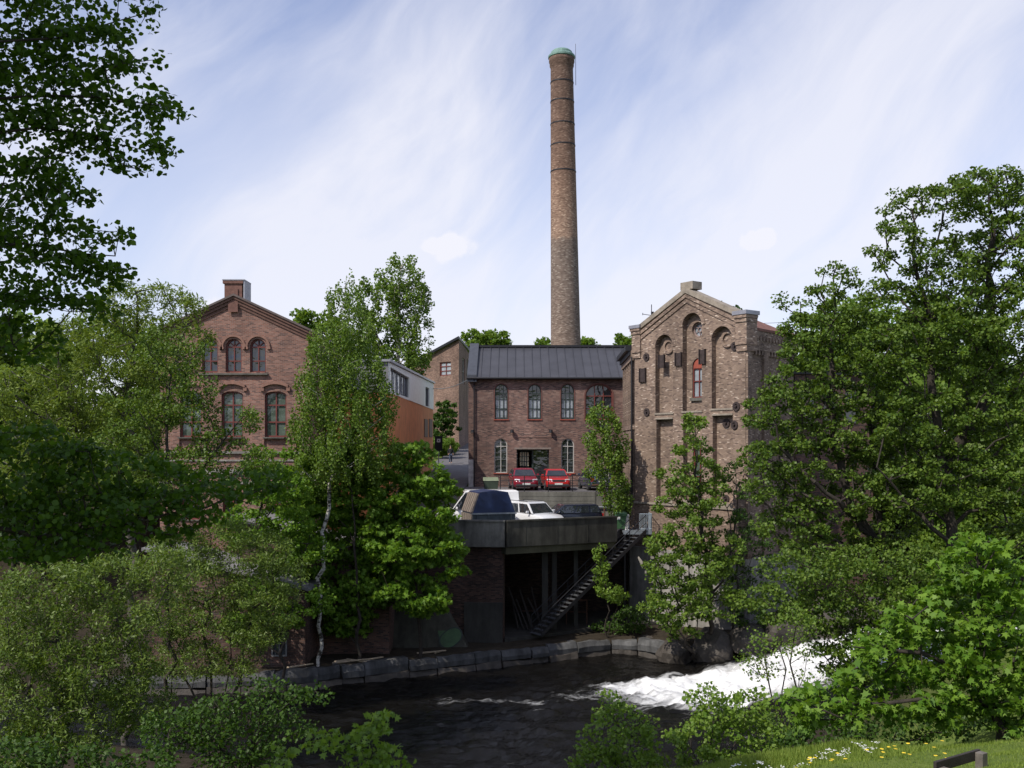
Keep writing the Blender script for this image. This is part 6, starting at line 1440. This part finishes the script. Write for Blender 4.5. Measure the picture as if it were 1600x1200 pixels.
b = B(110, 17.5); tree('corner_bush', 'low dark leafy bush at the very bottom left corner', 'shrub', None, b,
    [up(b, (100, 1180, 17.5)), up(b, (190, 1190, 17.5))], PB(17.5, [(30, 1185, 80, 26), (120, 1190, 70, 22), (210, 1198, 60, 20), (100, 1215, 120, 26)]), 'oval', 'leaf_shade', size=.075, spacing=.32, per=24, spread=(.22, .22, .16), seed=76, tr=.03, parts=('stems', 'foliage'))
b = B(1345, 25); tree('bank_bush', 'leafy undergrowth bush beneath the bright maple at the lawn edge', 'shrub', None, b,
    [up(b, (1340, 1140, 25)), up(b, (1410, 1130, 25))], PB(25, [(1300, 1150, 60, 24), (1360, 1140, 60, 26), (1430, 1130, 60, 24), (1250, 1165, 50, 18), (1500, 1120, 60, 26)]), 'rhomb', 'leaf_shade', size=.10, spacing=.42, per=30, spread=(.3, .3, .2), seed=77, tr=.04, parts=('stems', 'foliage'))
# --- the big overhanging alder on the left: trunk out of the picture, limbs reaching in
def near_alder():
    b = (-9.6, 8.6, lz(-9.6, 8.6)-.3)
    def P3(px, py, y): return tuple(at(px, py, y))
    stems = [[b, (-9.4, 8.8, 0), (-9.2, 9.2, 4), (-9.0, 9.5, 8), (-8.8, 9.6, 11)]]
    fork = [(-9.4, 8.8, -1.0), (-9.35, 8.9, 1.2), (-9.25, 9.1, 2.6), (-9.2, 9.2, 3.6), (-9.15, 9.3, 4.8)]
    stems += [[fork[0], P3(-120, 800, 10.5), P3(60, 840, 11.2), P3(220, 815, 11.6), P3(400, 765, 12)], [fork[1], P3(-120, 560, 10.5), P3(20, 540, 11)],
              [fork[1], P3(-120, 420, 10.5), P3(30, 380, 11), P3(180, 400, 11.4)], [fork[2], P3(-120, 230, 10.5), P3(60, 200, 11), P3(225, 235, 11.6)], [fork[2], P3(-120, 160, 10.5), P3(90, 150, 11), P3(255, 165, 11.4)],
              [fork[3], P3(-120, 70, 10.5), P3(90, 60, 11), P3(230, 20, 11.6)]]
    bl = PB(11.2, [(40, 20, 60, 40), (130, 30, 60, 26), (205, 14, 56, 16, .3), (40, 90, 60, 44), (130, 85, 66, 34), (205, 88, 40, 20, .3), (50, 160, 66, 40), (135, 150, 44, 22), (210, 178, 30, 13, .3), (248, 165, 26, 16, .3),
                   (60, 220, 70, 34), (150, 205, 36, 18), (160, 240, 40, 14, .3), (222, 240, 30, 12, .4), (250, 225, 16, 8, .4), (190, 262, 26, 8, .4), (40, 275, 60, 26), (100, 290, 36, 16), (110, 330, 20, 12), (40, 340, 50, 34), (40, 400, 56, 34), (130, 365, 40, 16, .2), (180, 372, 26, 12, .3),
                   (110, 415, 60, 22), (165, 430, 30, 16, .2), (40, 460, 60, 30), (120, 455, 50, 22), (30, 530, 44, 34), (150, 480, 30, 14),
                   (30, 690, 50, 34), (40, 760, 70, 34), (140, 760, 60, 26, .2), (60, 810, 80, 36), (190, 790, 80, 34, .3), (270, 760, 60, 30, .5), (320, 780, 60, 34, .6), (250, 820, 60, 26, .5), (380, 755, 50, 26, .8), (425, 760, 30, 20, .9), (130, 850, 90, 18, .2), (30, 860, 50, 20), (90, 720, 60, 30, .1), (200, 725, 50, 22, .3)], .8)
    # the rest of the crown, left of and above the picture
    bl += [((-9.5, 9.5, 8.5), (3.6, 3.2, 2.6)), ((-9.0, 8.2, 4.5), (2.4, 2.2, 2.4)), ((-8.2, 9.6, 6.8), (2.2, 2.4, 1.6)), ((-9.0, 8.6, .2), (1.5, 1.3, 1.2)), ((-7.2, 9.4, 8.0), (1.8, 1.8, 1.2))]
    tree('overhanging_alder', 'large dark overhanging alder whose leafy limbs reach in from the left edge', 'tree', None, b, stems, bl, 'oval', 'leaf_near', 'bark', size=.070, spacing=.26, per=25, spread=(.24, .24, .11), seed=81, tr=.22, tip=.0045, drop=.06, step=.3, rise=.1, wob=.05)
near_alder()
# --- woods behind, right and left: copies of three trees
def woods():
    kinds = []
    for i, mt in enumerate(('leaf_far', 'leaf_birch', 'leaf_shade')):
        b = (0, 0, 0); r = np.random.default_rng(90+i)
        bl = [((r.uniform(-1.4, 1.4), r.uniform(-1.4, 1.4), z), (r.uniform(1.3, 2.4), r.uniform(1.3, 2.4), r.uniform(1.0, 1.6))) for z in (3.2, 4.6, 5.8, 6.8, 7.9, 9.0, 4.0, 6.2)]
        kinds.append((b, bl, mt))
    spots = [(27, 66, 1.0), (33, 62, 1.1), (39, 68, 1.25), (46, 64, 1.1), (30, 76, 1.3), (38, 82, 1.4), (24, 84, 1.2), (50, 78, 1.4), (20, 100, 1.5), (34, 100, 1.6), (-24, 62, 1.0), (-30, 58, 1.1), (-27, 72, 1.2), (-35, 66, 1.2), (-42, 60, 1.2), (-36, 80, 1.3), (-22, 90, 1.2), (-46, 76, 1.4), (24, 55, .8), (31, 56, .9)]
    labs = ['first', 'second', 'third']
    protos = []
    for i, (x, y, s) in enumerate(spots):
        side = 'right of the mills' if x > 0 else 'left of the brick house'; how = 'bright broad' if i % 3 == 0 else 'mid-green rounded' if i % 3 == 1 else 'dark bushy'
        lb = '%s woodland tree in the wood %s, about %d metres back' % (how, side, int(y))
        if i < 3:
            b, bl, mt = kinds[i]; o = tree('woodland_tree', lb, 'tree', 'trees of the wood behind', (0, 0, 0), [[(0, 0, -.5), (.1, 0, 3), (0, .1, 6), (.1, 0, 9)]], bl, 'rhomb', mt, size=.24, spacing=.85, per=42, spread=(.6, .6, .42), seed=95+i, tr=.2); protos.append(o)
        else: o = copy_tree(protos[i % 3]); o['label'] = lb
        o.location = (x, y, lz(x, y)); o.scale = (s, s, s); o.rotation_euler.z = i*1.3
woods()

# --- lawn: grass blades, cow parsley and dandelions
def lawn():
    rng = np.random.default_rng(5); n = 110000
    x = rng.uniform(2.0, 11.5, n); y = rng.uniform(10.5, 24, n)
    edge = 15.0+.36*(x-2); tall = sst(-.9, .5, y-edge)
    keep = rng.random(n) < np.where(tall > .3, .9, .75); x, y, tall = x[keep], y[keep], tall[keep]; n = len(x)
    z = land(x, y); V = np.stack([x, y, z-.01], -1); h = .045+tall*rng.uniform(.06, .19, n)
    T = template('blade'); a = rng.uniform(0, 2*np.pi, n); lean = rng.normal(0, .25, (n, 2))
    wx = np.stack([np.cos(a), np.sin(a), np.zeros(n)], -1); up_ = np.stack([lean[:, 0], lean[:, 1], np.ones(n)], -1); fw = np.stack([-np.sin(a), np.cos(a), np.zeros(n)], -1)
    wd = (.10+.10*tall)[:, None, None]
    P = V[:, None, :]+wd*T[None, :, 0:1]*wx[:, None, :]*1.3+h[:, None, None]*(T[None, :, 1:2]*up_[:, None, :]+T[None, :, 2:3]*fw[:, None, :])
    tint = np.clip(rng.normal(.55, .25, n), 0, 1)
    tag(np_mesh('grass', P.reshape(-1, 3), np.arange(n*4).reshape(n, 4), M['grass'], None, {'tint': np.repeat(tint, 4)}), kind='stuff')
    def flowers(name, mat, pts, r, hgt, k):
        vs = []; 
        for (fx, fy) in pts:
            fz = lz(fx, fy)+hgt*rng.uniform(.7, 1.2)
            for j in range(k):
                c = np.array([fx, fy, fz])+rng.normal(size=3)*r*(0 if k == 1 else 1.2)*np.array([1, 1, .25]); a0 = rng.uniform(0, 6.28)
                for q in range(5): vs.append(c+r*.5*np.array([math.cos(a0+q*1.2566), math.sin(a0+q*1.2566), .25*rng.random()]))
        o = np_mesh(name, np.array(vs), np.arange(len(vs)).reshape(-1, 5), mat); tag(o, kind='stuff')
    q = rng.random(60); t = 4.2+q*3.0
    flowers('cow_parsley', M['petal'], [(3.3+rng.uniform(0, 3.0), 15.7+rng.uniform(0, 2.0)) for _ in range(34)], .032, .34, 9)
    flowers('dandelions', M['yellow'], [(4.6+rng.uniform(0, 2.6), 15.2+rng.uniform(-.2, 1.3)) for _ in range(26)], .07, .16, 1)
lawn()
def debris():
    rg = random.Random(8); root = thing('driftwood', 'pale dry branches and timber scraps lying on the quay ledge', 'driftwood', tuple(at(548, 1038, 46.6)))
    bw = plain('bleached wood', (.34, .27, .19), .9, 0, .3, 5)
    for px, py, L, a in ((472, 1042, 1.4, .1), (545, 1040, 1.7, .0), (555, 1043, 1.2, 2.6), (530, 1042, .9, .8), (668, 1030, 1.5, .1), (680, 1026, .8, 1.0), (575, 1038, 1.3, .12)):
        x = (px-CX)/F*47; y = float(yF(x))+.6+rg.random()*.4; m = MB(); z = lz(x, y)+.10; d = Vector((math.cos(a), math.sin(a)*.4, .05+.1*rg.random()))*L*.5; c = Vector((x, y, z)); m.tube(c-d, c+d, .06, .035, 6); m.build('branch', bw, root, tuple(at(548, 1038, 46.6)))
debris()
print('leaves', NLEAF[0])
